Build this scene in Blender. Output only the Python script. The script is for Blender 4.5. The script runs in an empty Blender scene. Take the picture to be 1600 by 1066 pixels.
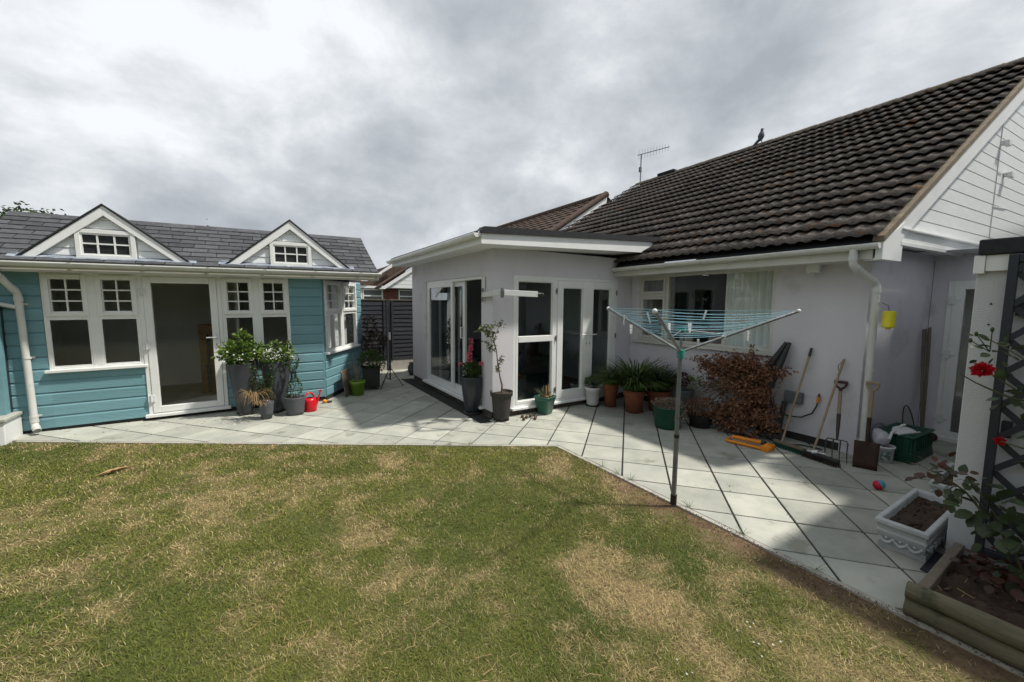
import bpy, math, random
import numpy as np
from mathutils import Vector, Matrix
PI = math.pi
R = math.radians
S = bpy.context.scene
COL = S.collection
rnd = random.Random(7)

# ------------------------------------------------------------------ camera
cam_d = bpy.data.cameras.new('camera')
cam = bpy.data.objects.new('camera', cam_d); COL.objects.link(cam)
S.camera = cam
cam_d.sensor_width = 36.0
cam_d.lens = 36.0 * 627.53 / 1600.0
cam_d.clip_start = 0.05; cam_d.clip_end = 3000
_p, _r, _y = R(5.3147), R(0.526), R(31.978)
_fw = Vector((math.sin(_y)*math.cos(_p), math.cos(_y)*math.cos(_p), -math.sin(_p)))
_rt = Vector((math.cos(_y), -math.sin(_y), 0)); _up = _rt.cross(_fw)
_r2 = _rt*math.cos(_r) + _up*math.sin(_r); _u2 = -_rt*math.sin(_r) + _up*math.cos(_r)
cam.matrix_world = Matrix(((_r2.x, _u2.x, -_fw.x, 0), (_r2.y, _u2.y, -_fw.y, 0), (_r2.z, _u2.z, -_fw.z, 1.7243), (0, 0, 0, 1)))

# ------------------------------------------------------------------ sky
SUNV = Vector((1.372, -0.918, 2.75)).normalized()
el = math.asin(SUNV.z); az = math.atan2(SUNV.x, SUNV.y)
W = bpy.data.worlds.new('World'); S.world = W; W.use_nodes = True
nt = W.node_tree; nt.nodes.clear()
def wn(t, **k):
    n = nt.nodes.new(t)
    for a, b in k.items(): setattr(n, a, b)
    return n
def wl(a, b): nt.links.new(a, b)
sky = wn('ShaderNodeTexSky', sky_type='NISHITA', sun_disc=False)
sky.sun_elevation = el; sky.sun_rotation = az
bg1 = wn('ShaderNodeBackground'); bg1.inputs[1].default_value = 0.11; wl(sky.outputs[0], bg1.inputs[0])
tc = wn('ShaderNodeTexCoord'); sep = wn('ShaderNodeSeparateXYZ'); wl(tc.outputs['Generated'], sep.inputs[0])
def wmath(op, a, b=None, c=None, clamp=False):
    n = wn('ShaderNodeMath', operation=op); n.use_clamp = clamp
    for i, v in enumerate((a, b, c)):
        if v is None: continue
        if isinstance(v, (int, float)): n.inputs[i].default_value = v
        else: wl(v, n.inputs[i])
    return n.outputs[0]
zz = wmath('ADD', wmath('MAXIMUM', sep.outputs[2], 0.0), 0.42)
cx = wmath('DIVIDE', sep.outputs[0], zz); cy = wmath('DIVIDE', sep.outputs[1], zz)
cmb = wn('ShaderNodeCombineXYZ'); wl(wmath('DIVIDE', sep.outputs[0], wmath('ADD', zz, .55)), cmb.inputs[0]); wl(wmath('DIVIDE', sep.outputs[1], wmath('ADD', zz, .55)), cmb.inputs[1]); wl(wmath('MULTIPLY', sep.outputs[2], .9), cmb.inputs[2])
def wnoise(scale, detail, rough, dist, off):
    mp = wn('ShaderNodeMapping'); wl(cmb.outputs[0], mp.inputs[0]); mp.inputs['Location'].default_value = off
    n = wn('ShaderNodeTexNoise'); wl(mp.outputs[0], n.inputs['Vector'])
    n.inputs['Scale'].default_value = scale; n.inputs['Detail'].default_value = detail
    n.inputs['Roughness'].default_value = rough; n.inputs['Distortion'].default_value = dist
    return n.outputs[0]
big = wnoise(2.0, 3.0, .5, .05, (3.1, 1.7, 0)); fine = wnoise(4.8, 10, .60, .12, (0.3, 5.2, 0))
mixv = wmath('ADD', wmath('MULTIPLY', big, .60), wmath('MULTIPLY', fine, .40))
ramp = wn('ShaderNodeValToRGB'); wl(mixv, ramp.inputs[0])
cr = ramp.color_ramp; cr.elements[0].position = .40; cr.elements[0].color = (.195, .212, .232, 1)
cr.elements[1].position = .60; cr.elements[1].color = (.445, .46, .475, 1)
e = cr.elements.new(.46); e.color = (.245, .262, .283, 1)
e = cr.elements.new(.52); e.color = (.31, .328, .348, 1)
bg2 = wn('ShaderNodeBackground'); bg2.inputs[1].default_value = 1.0; wl(ramp.outputs[0], bg2.inputs[0])
cov = wmath('MULTIPLY', wmath('SUBTRACT', wnoise(1.6, 3, .5, .3, (7.7, 2.2, 0)), .64), 9, clamp=True)
ms = wn('ShaderNodeMixShader'); wl(wmath('SUBTRACT', 1.0, wmath('MULTIPLY', cov, .8)), ms.inputs[0]); wl(bg1.outputs[0], ms.inputs[1]); wl(bg2.outputs[0], ms.inputs[2])
wo = wn('ShaderNodeOutputWorld'); wl(ms.outputs[0], wo.inputs[0])
# ------------------------------------------------------------------ sun
sd = bpy.data.lights.new('sun', 'SUN'); sd.energy = 2.3; sd.angle = R(2.7); sd.color = (1, .95, .86)
sun = bpy.data.objects.new('sun', sd); COL.objects.link(sun)
sun.rotation_euler = SUNV.to_track_quat('Z', 'Y').to_euler(); sun.location = (6, -4, 12)
S.view_settings.view_transform = 'Standard'; S.view_settings.look = 'None'
S.view_settings.exposure = 1.08; S.view_settings.gamma = 1; S.view_settings.use_curve_mapping = False
S.cycles.max_bounces = 8; S.cycles.transparent_max_bounces = 16; S.cycles.use_denoising = True

# ------------------------------------------------------------------ materials
MATS = {}
def mat(name, c1, c2=None, scale=4.0, rough=.6, bump=0.0, bscale=60.0, metal=0.0, spec=.4, c3=None, s3=1.0, t3=.6, stretch=(1, 1, 1), rand=0.0, trans=0.0, w=.18, leaf=False):
    """procedural material: two colours mixed by noise at world position, an optional third colour in patches, bump relief"""
    if name in MATS: return MATS[name]
    m = bpy.data.materials.new(name); m.use_nodes = True; MATS[name] = m
    t = m.node_tree; b = t.nodes['Principled BSDF']; L = t.links.new
    geo = t.nodes.new('ShaderNodeNewGeometry'); mp = t.nodes.new('ShaderNodeMapping'); L(geo.outputs['Position'], mp.inputs[0]); mp.inputs['Scale'].default_value = stretch
    c2 = c2 or tuple(x*.82 for x in c1)
    n1 = t.nodes.new('ShaderNodeTexNoise'); L(mp.outputs[0], n1.inputs['Vector']); n1.inputs['Scale'].default_value = scale; n1.inputs['Detail'].default_value = 6; n1.inputs['Roughness'].default_value = .6
    mr = t.nodes.new('ShaderNodeMapRange'); L(n1.outputs[0], mr.inputs[0]); mr.inputs[1].default_value = .5-w; mr.inputs[2].default_value = .5+w
    mx = t.nodes.new('ShaderNodeMix'); mx.data_type = 'RGBA'; L(mr.outputs[0], mx.inputs[0]); mx.inputs[6].default_value = (*c1, 1); mx.inputs[7].default_value = (*c2, 1)
    out = mx.outputs[2]
    if c3:
        n3 = t.nodes.new('ShaderNodeTexNoise'); L(geo.outputs['Position'], n3.inputs['Vector']); n3.inputs['Scale'].default_value = s3; n3.inputs['Detail'].default_value = 5; n3.inputs['Roughness'].default_value = .65
        m3 = t.nodes.new('ShaderNodeMapRange'); L(n3.outputs[0], m3.inputs[0]); m3.inputs[1].default_value = t3; m3.inputs[2].default_value = t3+.07
        x3 = t.nodes.new('ShaderNodeMix'); x3.data_type = 'RGBA'; L(m3.outputs[0], x3.inputs[0]); L(out, x3.inputs[6]); x3.inputs[7].default_value = (*c3, 1); out = x3.outputs[2]
    if rand:
        oi = t.nodes.new('ShaderNodeObjectInfo'); r2 = t.nodes.new('ShaderNodeMapRange'); L(oi.outputs['Random'], r2.inputs[0]); r2.inputs[3].default_value = 1-rand; r2.inputs[4].default_value = 1+rand
        hs = t.nodes.new('ShaderNodeHueSaturation'); L(r2.outputs[0], hs.inputs['Value']); L(out, hs.inputs['Color']); out = hs.outputs[0]
    L(out, b.inputs['Base Color'])
    b.inputs['Roughness'].default_value = rough; b.inputs['Metallic'].default_value = metal; b.inputs['Specular IOR Level'].default_value = spec
    if bump:
        n2 = t.nodes.new('ShaderNodeTexNoise'); L(mp.outputs[0], n2.inputs['Vector']); n2.inputs['Scale'].default_value = bscale; n2.inputs['Detail'].default_value = 4
        bp = t.nodes.new('ShaderNodeBump'); L(n2.outputs[0], bp.inputs['Height']); bp.inputs['Strength'].default_value = bump; bp.inputs['Distance'].default_value = .01; L(bp.outputs[0], b.inputs['Normal'])
    if leaf:
        tr = t.nodes.new('ShaderNodeBsdfTranslucent'); L(out, tr.inputs[0]); mxs = t.nodes.new('ShaderNodeMixShader'); mxs.inputs[0].default_value = .25
        o = t.nodes['Material Output']; L(b.outputs[0], mxs.inputs[1]); L(tr.outputs[0], mxs.inputs[2]); L(mxs.outputs[0], o.inputs[0])
    return m
def glass_mat(name, tint=(.98, .985, .98), refl=.85, base=.0):
    m = bpy.data.materials.new(name); m.use_nodes = True; t = m.node_tree; t.nodes.clear(); L = t.links.new; MATS[name] = m
    tr = t.nodes.new('ShaderNodeBsdfTransparent'); tr.inputs[0].default_value = (*tint, 1)
    gl = t.nodes.new('ShaderNodeBsdfGlossy'); gl.inputs['Roughness'].default_value = .015; gl.inputs['Color'].default_value = (.9, .93, .95, 1)
    fr = t.nodes.new('ShaderNodeFresnel'); fr.inputs[0].default_value = 1.5
    mm = t.nodes.new('ShaderNodeMath'); mm.operation = 'MULTIPLY_ADD'; mm.use_clamp = True; L(fr.outputs[0], mm.inputs[0]); mm.inputs[1].default_value = refl; mm.inputs[2].default_value = base
    geo = t.nodes.new('ShaderNodeNewGeometry'); ns = t.nodes.new('ShaderNodeTexNoise'); L(geo.outputs['Position'], ns.inputs['Vector']); ns.inputs['Scale'].default_value = 1.3
    bp = t.nodes.new('ShaderNodeBump'); bp.inputs['Strength'].default_value = .05; bp.inputs['Distance'].default_value = .02; L(ns.outputs[0], bp.inputs['Height']); L(bp.outputs[0], gl.inputs['Normal'])
    mi = t.nodes.new('ShaderNodeMath'); mi.operation = 'MINIMUM'; L(mm.outputs[0], mi.inputs[0]); mi.inputs[1].default_value = .22
    ms = t.nodes.new('ShaderNodeMixShader'); L(mi.outputs[0], ms.inputs[0]); L(tr.outputs[0], ms.inputs[1]); L(gl.outputs[0], ms.inputs[2])
    o = t.nodes.new('ShaderNodeOutputMaterial'); L(ms.outputs[0], o.inputs[0]); return m

M_render = mat('lilac_render', (.655, .64, .68), (.585, .572, .612), 1.6, .85, .5, 110, c3=(.53, .52, .54), s3=1.6, t3=.585, w=.2, stretch=(1, 1, .45))
M_upvc = mat('white_upvc', (.80, .81, .80), (.73, .74, .72), 3, .32, 0, spec=.5)
M_upvc_cream = mat('aged_upvc', (.60, .60, .55), (.52, .52, .47), 3, .4, 0, c3=(.42, .42, .36), s3=5, t3=.64)
M_gutter = mat('gutter_plastic', (.64, .65, .63), (.56, .56, .52), 4, .4, 0, c3=(.40, .41, .36), s3=6, t3=.66)
M_glass = glass_mat('window_glass')
M_glass_dark = glass_mat('door_glass', (.66, .70, .70), 1.0, .008)
M_white = mat('white_paint', (.82, .83, .83), (.76, .77, .77), 5, .5, .05, 30, c3=(.55, .55, .53), s3=3, t3=.68)
M_blackfelt = mat('roof_felt', (.022, .024, .028), (.035, .036, .04), 20, .9, .6, 120)
M_tile = mat('concrete_roof_tile', (.115, .098, .086), (.26, .225, .195), 26, .95, 1.0, 130, c3=(.27, .13, .055), s3=4.2, t3=.60, rand=.25, spec=.2, w=.13)
M_tile2 = mat('brown_roof_tile', (.085, .060, .050), (.12, .088, .073), 9, .9, .8, 80, spec=.2)
M_mortar = mat('verge_mortar', (.22, .175, .115), (.12, .10, .075), 12, .95, .6, 60, c3=(.22, .10, .04), s3=8, t3=.62)
M_clad = mat('white_cladding', (.80, .82, .83), (.74, .76, .77), 3, .45, .08, 40, stretch=(1, 1, 8))
M_teal = mat('teal_painted_board', (.175, .335, .38), (.145, .29, .33), 2.5, .55, .5, 45, stretch=(.25, .25, 3), rand=.07, c3=(.18, .31, .33), s3=4, t3=.68)
M_shingle = mat('felt_shingle', (.058, .062, .068), (.088, .092, .10), 14, .9, .6, 160, rand=.28, spec=.25)
M_lead = mat('lead_flashing', (.30, .34, .40), (.16, .19, .24), 9, .5, .3, 30, c3=(.42, .46, .5), s3=7, t3=.6)
M_slab = mat('sandstone_slab', (.43, .43, .375), (.325, .335, .30), 3.1, .85, .5, 70, c3=(.27, .265, .22), s3=2.6, t3=.60, rand=.13, w=.15, spec=.25)
M_joint = mat('dark_joint', (.022, .022, .022), (.038, .037, .034), 12, .95)
M_concrete = mat('pale_concrete', (.42, .40, .35), (.30, .285, .25), 8, .9, .5, 60)
M_soil = mat('dark_soil', (.035, .022, .015), (.065, .042, .028), 14, 1, 1.0, 40, c3=(.10, .075, .05), s3=30, t3=.62)
M_fence = mat('black_stained_board', (.018, .020, .026), (.032, .034, .042), 3, .75, .7, 30, stretch=(.4, .4, 5), rand=.25)
M_blackpaint = mat('black_painted_wood', (.020, .024, .032), (.032, .037, .047), 4, .5, .4, 40, stretch=(1, 1, .4))
M_brick = mat('red_brick', (.22, .075, .045), (.13, .05, .035), 6, .9, .4, 60, rand=.3)
M_greybrick = mat('plinth_brick', (.10, .085, .072), (.06, .05, .043), 12, .95, .8, 50, c3=(.16, .14, .12), s3=10, t3=.6)
M_steel = mat('galvanised_steel', (.24, .255, .26), (.17, .18, .185), 14, .5, 0, metal=.6, c3=(.33, .34, .34), s3=20, t3=.6)
M_darkmetal = mat('dark_iron', (.045, .038, .036), (.075, .055, .045), 12, .6, .2, 60, metal=.5)
M_rust = mat('rusty_steel', (.060, .030, .020), (.032, .020, .016), 7, .8, .4, 60, metal=.2)
M_handle = mat('worn_ash_wood', (.33, .25, .165), (.24, .175, .115), 5, .7, .2, 50, stretch=(6, 6, .7))
M_oldwood = mat('weathered_wood', (.20, .165, .125), (.13, .105, .08), 6, .85, .5, 40, stretch=(1, 1, .3))
M_log = mat('treated_log', (.17, .15, .095), (.095, .085, .055), 5, .85, .6, 35, stretch=(5, .5, 5), c3=(.06, .065, .035), s3=3, t3=.58)
M_terra = mat('terracotta', (.30, .105, .055), (.22, .075, .04), 7, .85, .25, 60, c3=(.34, .22, .16), s3=6, t3=.66)
M_greypot = mat('slate_grey_plastic', (.060, .066, .076), (.048, .053, .062), 5, .5, .1, 60)
M_greypot2 = mat('speckled_grey_pot', (.105, .11, .122), (.085, .09, .10), 30, .7, .3, 120)
M_blackpot = mat('black_plastic', (.022, .022, .023), (.032, .031, .03), 8, .5, .15, 70)
M_dustpot = mat('dusty_black_plastic', (.055, .052, .047), (.035, .033, .03), 14, .75, .4, 60)
M_greenpot = mat('lime_green_plastic', (.16, .30, .025), (.13, .25, .02), 5, .4)
M_darkgreen = mat('dark_green_plastic', (.010, .058, .036), (.013, .075, .046), 6, .38, .1, 50)
M_glaze = mat('green_glazed_ceramic', (.045, .145, .10), (.03, .10, .075), 6, .3, .15, 30, c3=(.09, .2, .15), s3=10, t3=.6)
M_whitepot = mat('white_plastic', (.72, .73, .73), (.64, .65, .65), 6, .4, 0)
M_red = mat('red_plastic', (.62, .012, .02), (.5, .01, .016), 6, .3)
M_orange = mat('orange_plastic', (.78, .27, .015), (.68, .22, .012), 6, .38)
M_yellow = mat('yellow_plastic', (.68, .62, .02), (.58, .50, .015), 8, .35, c3=(.75, .38, .01), s3=6, t3=.6)
M_bristle = mat('green_bristle', (.015, .085, .055), (.01, .06, .04), 40, .8)
M_line = mat('blue_washing_line', (.20, .42, .52), (.14, .34, .44), 5, .4)
M_tealp = mat('teal_plastic', (.03, .30, .26), (.02, .24, .21), 5, .4)
M_stoneplanter = mat('painted_cast_stone', (.50, .52, .52), (.40, .42, .42), 7, .8, .6, 60, c3=(.30, .32, .32), s3=9, t3=.6)
M_leafdark = mat('dark_leaf', (.028, .058, .016), (.052, .095, .025), 9, .45, leaf=True, w=.1)
M_leafmid = mat('mid_leaf', (.070, .125, .028), (.12, .19, .040), 9, .5, leaf=True, w=.1)
M_leafbright = mat('bright_leaf', (.12, .20, .03), (.17, .26, .05), 9, .5, leaf=True, w=.1)
M_leafolive = mat('olive_leaf', (.055, .065, .022), (.10, .105, .04), 11, .5, leaf=True, w=.1)
M_leafpurple = mat('purple_leaf', (.045, .022, .018), (.035, .035, .018), 6, .5, leaf=True, w=.1)
M_roseleaf = mat('rose_leaf', (.040, .062, .026), (.07, .095, .045), 5, .42, leaf=True, rand=.3, w=.1)
M_roseleafred = mat('red_rose_leaf', (.085, .024, .018), (.06, .035, .02), 5, .42, leaf=True, rand=.3, w=.1)
M_dead = mat('dead_leaf', (.25, .115, .062), (.15, .068, .038), 14, .8, leaf=True, w=.1, c3=(.33, .19, .10), s3=12, t3=.58)
M_seed = mat('seed_head', (.30, .26, .20), (.18, .15, .11), 30, .9, w=.1)
M_straw = mat('straw', (.40, .27, .13), (.30, .20, .10), 12, .8, w=.1)
M_stem = mat('brown_stem', (.09, .06, .04), (.14, .10, .065), 12, .8)
M_greenstem = mat('green_stem', (.06, .09, .03), (.09, .075, .035), 9, .6)
M_pink = mat('pink_petal', (.72, .06, .16), (.80, .25, .34), 30, .5, leaf=True, w=.1)
M_redpetal = mat('red_petal', (.52, .008, .018), (.35, .004, .012), 20, .5, leaf=True)
M_whitepetal = mat('white_petal', (.80, .80, .78), (.7, .7, .66), 20, .5, leaf=True)
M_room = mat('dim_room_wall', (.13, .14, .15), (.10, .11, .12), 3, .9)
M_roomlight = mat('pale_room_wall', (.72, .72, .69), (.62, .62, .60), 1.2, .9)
M_floor = mat('room_floor', (.34, .32, .29), (.26, .245, .22), 5, .6)
M_curtain = mat('net_curtain', (.80, .84, .82), (.70, .75, .73), 3, .9, stretch=(8, 8, .4))
M_curtaindark = mat('patterned_curtain', (.23, .22, .20), (.15, .14, .13), 20, .9)
M_greyplastic = mat('grey_plastic', (.13, .15, .165), (.11, .125, .14), 6, .5)
M_hose = mat('hose_rubber', (.012, .05, .045), (.01, .035, .03), 8, .5)

# ------------------------------------------------------------------ builders
class MB:
    def __init__(s): s.v = []; s.f = []; s.sm = []
    def add(s, vs, fs, smooth=False, M=None):
        o = len(s.v)
        s.v += [tuple(M @ Vector(p)) for p in vs] if M else [tuple(p) for p in vs]
        s.f += [tuple(i+o for i in f) for f in fs]; s.sm += [smooth]*len(fs); return s
    def box(s, x0, x1, y0, y1, z0, z1, M=None):
        return s.add([(x0, y0, z0), (x1, y0, z0), (x1, y1, z0), (x0, y1, z0), (x0, y0, z1), (x1, y0, z1), (x1, y1, z1), (x0, y1, z1)],
                     [(0, 3, 2, 1), (4, 5, 6, 7), (0, 1, 5, 4), (1, 2, 6, 5), (2, 3, 7, 6), (3, 0, 4, 7)], M=M)
    def prism(s, poly, vec, M=None):
        n = len(poly); v = Vector(vec); a = [Vector(p) for p in poly]; b = [p+v for p in a]
        return s.add(a+b, [tuple(range(n-1, -1, -1)), tuple(range(n, 2*n))]+[(i, (i+1) % n, n+(i+1) % n, n+i) for i in range(n)], M=M)
    def tube(s, pts, r, n=8, cap=True, M=None):
        pts = [Vector(p) for p in pts]; rs = r if isinstance(r, (list, tuple)) else [r]*len(pts)
        vs = []; fs = []; ref = None
        for i, p in enumerate(pts):
            d = (pts[min(i+1, len(pts)-1)]-pts[max(i-1, 0)]).normalized()
            if ref is None: ref = Vector((0, 0, 1)) if abs(d.z) < .9 else Vector((1, 0, 0))
            a = d.cross(ref).normalized(); b = a.cross(d).normalized(); ref = b
            for k in range(n):
                t = 2*PI*k/n; vs.append(p+(a*math.cos(t)+b*math.sin(t))*rs[i])
        for i in range(len(pts)-1):
            for k in range(n): fs.append((i*n+k, i*n+(k+1) % n, (i+1)*n+(k+1) % n, (i+1)*n+k))
        s.add(vs, fs, n > 5, M)
        if cap: s.add(vs[:n], [tuple(range(n-1, -1, -1))], M=M); s.add(vs[-n:], [tuple(range(n))], M=M)
        return s
    def lathe(s, prof, n=28, c=(0, 0, 0), sq=0.0, M=None, smooth=True, flute=0, fd=0):
        vs = []; fs = []
        for (r, z) in prof:
            for k in range(n):
                t = 2*PI*k/n; cc, ss = math.cos(t), math.sin(t)
                q = 1.0
                if sq: q = 1/max(abs(cc), abs(ss)); q = 1+(q-1)*sq
                if flute: q *= 1+fd*math.cos(flute*t)
                vs.append((c[0]+r*q*cc, c[1]+r*q*ss, c[2]+z))
        for i in range(len(prof)-1):
            for k in range(n): fs.append((i*n+k, i*n+(k+1) % n, (i+1)*n+(k+1) % n, (i+1)*n+k))
        return s.add(vs, fs, smooth, M)
    def disc(s, r, c, n=20, M=None):
        return s.add([(c[0]+r*math.cos(2*PI*k/n), c[1]+r*math.sin(2*PI*k/n), c[2]) for k in range(n)], [tuple(range(n))], M=M)
    def ball(s, c, r, n=10, m=6, sc=(1, 1, 1), M=None):
        vs = [(c[0], c[1], c[2]-r*sc[2])]; fs = []
        for j in range(1, m):
            a = -PI/2+PI*j/m
            for k in range(n): t = 2*PI*k/n; vs.append((c[0]+r*sc[0]*math.cos(a)*math.cos(t), c[1]+r*sc[1]*math.cos(a)*math.sin(t), c[2]+r*sc[2]*math.sin(a)))
        vs.append((c[0], c[1], c[2]+r*sc[2])); T = len(vs)-1
        for k in range(n): fs.append((0, 1+(k+1) % n, 1+k)); fs.append((T, T-n+k, T-n+(k+1) % n))
        for j in range(m-2):
            for k in range(n): fs.append((1+j*n+k, 1+j*n+(k+1) % n, 1+(j+1)*n+(k+1) % n, 1+(j+1)*n+k))
        return s.add(vs, fs, True, M)
    def leaf(s, p, d, w, l, fold=.25, up=None):
        p = Vector(p); d = Vector(d).normalized(); u = up or Vector((rnd.uniform(-1, 1), rnd.uniform(-1, 1), rnd.uniform(.2, 1.4)))
        a = d.cross(u)
        if a.length < 1e-3: a = Vector((1, 0, 0))
        a.normalize(); nn = a.cross(d)
        return s.add([p, p+d*l*.45+a*w*.5+nn*w*fold, p+d*l-nn*l*.12, p+d*l*.45-a*w*.5+nn*w*fold], [(0, 1, 2), (0, 2, 3)])
    def mesh(s, name, m):
        me = bpy.data.meshes.new(name); me.from_pydata([tuple(v) for v in s.v], [], s.f)
        me.polygons.foreach_set('use_smooth', s.sm); me.materials.append(m); me.update(); return me
    def build(s, name, m, parent=None, kind=None, bevel=0, loc=None, label=None):
        o = bpy.data.objects.new(name, s.mesh(name, m)); COL.objects.link(o)
        if parent: o.parent = parent
        if loc: o.location = loc
        if kind: o['kind'] = kind
        if label: o['label'] = label
        if bevel:
            b = o.modifiers.new('bevel', 'BEVEL'); b.width = bevel; b.segments = 2; b.limit_method = 'ANGLE'; b.angle_limit = R(40)
        return o
def thing(name, label, cat, loc=(0, 0, 0), rz=0, group=None):
    o = bpy.data.objects.new(name, None); o.empty_display_size = .1; COL.objects.link(o); o.location = loc; o.rotation_euler = (0, 0, rz)
    o['label'] = label; o['category'] = cat
    if group: o['group'] = group
    return o
def tag(o, label, cat, group=None, kind=None):
    o['label'] = label; o['category'] = cat
    if group: o['group'] = group
    if kind: o['kind'] = kind
    return o
def inst(me, name, parent, M, kind=None):
    o = bpy.data.objects.new(name, me); COL.objects.link(o); o.matrix_basis = M
    if parent: o.parent = parent
    return o
def U(a, b): return rnd.uniform(a, b)
def frame(mb, a0, a1, z0, z1, w, depth, P):
    """rectangular frame in a vertical plane; P(a, z, d) gives the point"""
    def q(x0, x1, y0, y1):
        vs = [P(x0, y0, 0), P(x1, y0, 0), P(x1, y1, 0), P(x0, y1, 0), P(x0, y0, depth), P(x1, y0, depth), P(x1, y1, depth), P(x0, y1, depth)]
        mb.add(vs, [(0, 3, 2, 1), (4, 5, 6, 7), (0, 1, 5, 4), (1, 2, 6, 5), (2, 3, 7, 6), (3, 0, 4, 7)])
    q(a0, a0+w, z0, z1); q(a1-w, a1, z0, z1); q(a0+w, a1-w, z0, z0+w); q(a0+w, a1-w, z1-w, z1)
def pbox(mb, P, a0, a1, z0, z1, d0, d1):
    vs = [P(a0, z0, d0), P(a1, z0, d0), P(a1, z1, d0), P(a0, z1, d0), P(a0, z0, d1), P(a1, z0, d1), P(a1, z1, d1), P(a0, z1, d1)]
    mb.add(vs, [(0, 3, 2, 1), (4, 5, 6, 7), (0, 1, 5, 4), (1, 2, 6, 5), (2, 3, 7, 6), (3, 0, 4, 7)]); return mb
# vertical planes: a runs along the wall, d is outwards
PX_ = lambda X: (lambda a, z, d: (X-d, a, z))      # wall facing -X, a = Y
PY_ = lambda Y: (lambda a, z, d: (a, Y-d, z))      # wall facing -Y, a = X
# ================================================================== ground, lawn, patio
SO = Vector((.98933, 7.55177)); SV = Vector((.66869, -.74354))*.45; SU = Vector((-.74354, -.66869))*.442
LC = Vector((2.997, 3.744)); LD = (Vector((-2.65, 7.25))-LC).normalized(); LN = Vector((LD.y, -LD.x))   # LN points to the patio side
if LN.y < 0: LN = -LN
g = MB(); g.add([(-600, -600, -.07), (600, -600, -.07), (600, 600, -.07), (-600, 600, -.07)], [(0, 1, 2, 3)])
M_far = mat('garden_ground', (.07, .085, .03), (.10, .095, .05), .4, 1)
tag(g.build('ground', M_far), 'plain garden ground beyond the patio and lawn', 'ground', kind='structure')

def clip(poly, p, n):
    out = []
    for i in range(len(poly)):
        a, b = poly[i], poly[(i+1) % len(poly)]; da, db = (a-p).dot(n), (b-p).dot(n)
        if da >= 0: out.append(a)
        if (da >= 0) != (db >= 0): out.append(a+(b-a)*(da/(da-db)))
    return out if len(out) > 2 else []
patio = thing('patio', 'pale grey patio paving laid diagonally with dark joints', 'patio'); patio['kind'] = 'structure'
jb = MB()
jb.add([(3.04, -2, -.012), (12, -2, -.012), (12, 3.75, -.012), (3.04, 3.75, -.012)], [(0, 1, 2, 3)])
q = LC+LD*6.63
jb.add([(3.03, 3.75, -.012), (12, 3.75, -.012), (12, 12, -.012), (-2.7, 12, -.012), (q.x, q.y+.03, -.012)], [(0, 1, 2, 3, 4)])
jb.build('joint_bed', M_joint, patio)
slab_pool = []
for v in range(-12, 26):
    for u in range(-16, 14):
        gap = .0085
        c = [SO+SV*(v+a)+SU*(u+b) for a, b in ((0, 0), (1, 0), (1, 1), (0, 1))]
        ctr = sum(c, Vector((0, 0)))/4
        c = [p+(ctr-p).normalized()*gap*1.41 for p in c]
        x, y = ctr
        if x < -3 or x > 7.9 or y < .1 or y > 10.6: continue
        if x > 6.2 and y > 2.1: continue
        if x > 3.3 and y > 5.5: continue
        if y > 8.0 and x < .8: continue
        if y > 8.0 and (x-.9)*1.35-(y-7.6)*.89 < -.5: continue
        A = clip(c, Vector((3.035, 0)), Vector((1, 0)))
        B = clip(clip(c, Vector((3.035, 0)), Vector((-1, 0))), LC+LN*.035, LN)
        whole = all(p.x > 3.035 or (p-(LC+LN*.035)).dot(LN) > 0 for p in c)
        mb = MB(); z = rnd.uniform(-.0012, .0012)
        for poly in ([c] if whole else [A, B]):
            if not poly or len(poly) < 3: continue
            ar = abs(sum(poly[i].x*poly[(i+1) % len(poly)].y-poly[(i+1) % len(poly)].x*poly[i].y for i in range(len(poly))))/2
            if ar < .0006: continue
            cc = sum(poly, Vector((0, 0)))/len(poly)
            top = [p+(cc-p).normalized()*.004 for p in poly]; n = len(poly)
            s_ = sum((poly[(i+1) % n].x-poly[i].x)*(poly[(i+1) % n].y+poly[i].y) for i in range(n))
            if s_ > 0: poly = poly[::-1]; top = top[::-1]
            vs = [(p.x, p.y, -.03) for p in poly]+[(p.x, p.y, z-.003) for p in poly]+[(p.x, p.y, z) for p in top]
            fs = [(i, (i+1) % n, n+(i+1) % n, n+i) for i in range(n)]+[(n+i, n+(i+1) % n, 2*n+(i+1) % n, 2*n+i) for i in range(n)]+[tuple(range(2*n, 3*n))]
            mb.add(vs, fs)
        if mb.v: mb.build('paving_slab', M_slab, patio)
ed = MB()
ed.prism([(3.034, -.3, -.1), (2.992, -.3, -.1), (2.992, 3.744, -.1), (3.034, 3.77, -.1)], (0, 0, .096))
a = LC; b = LC+LD*6.6; n_ = LN*.034
ed.prism([(a.x, a.y, -.1), (a.x+.037, a.y+.026, -.1), (b.x+n_.x, b.y+n_.y, -.1), (b.x, b.y, -.1)], (0, 0, .096))
ed.build('concrete_edging', M_concrete, patio)

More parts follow.
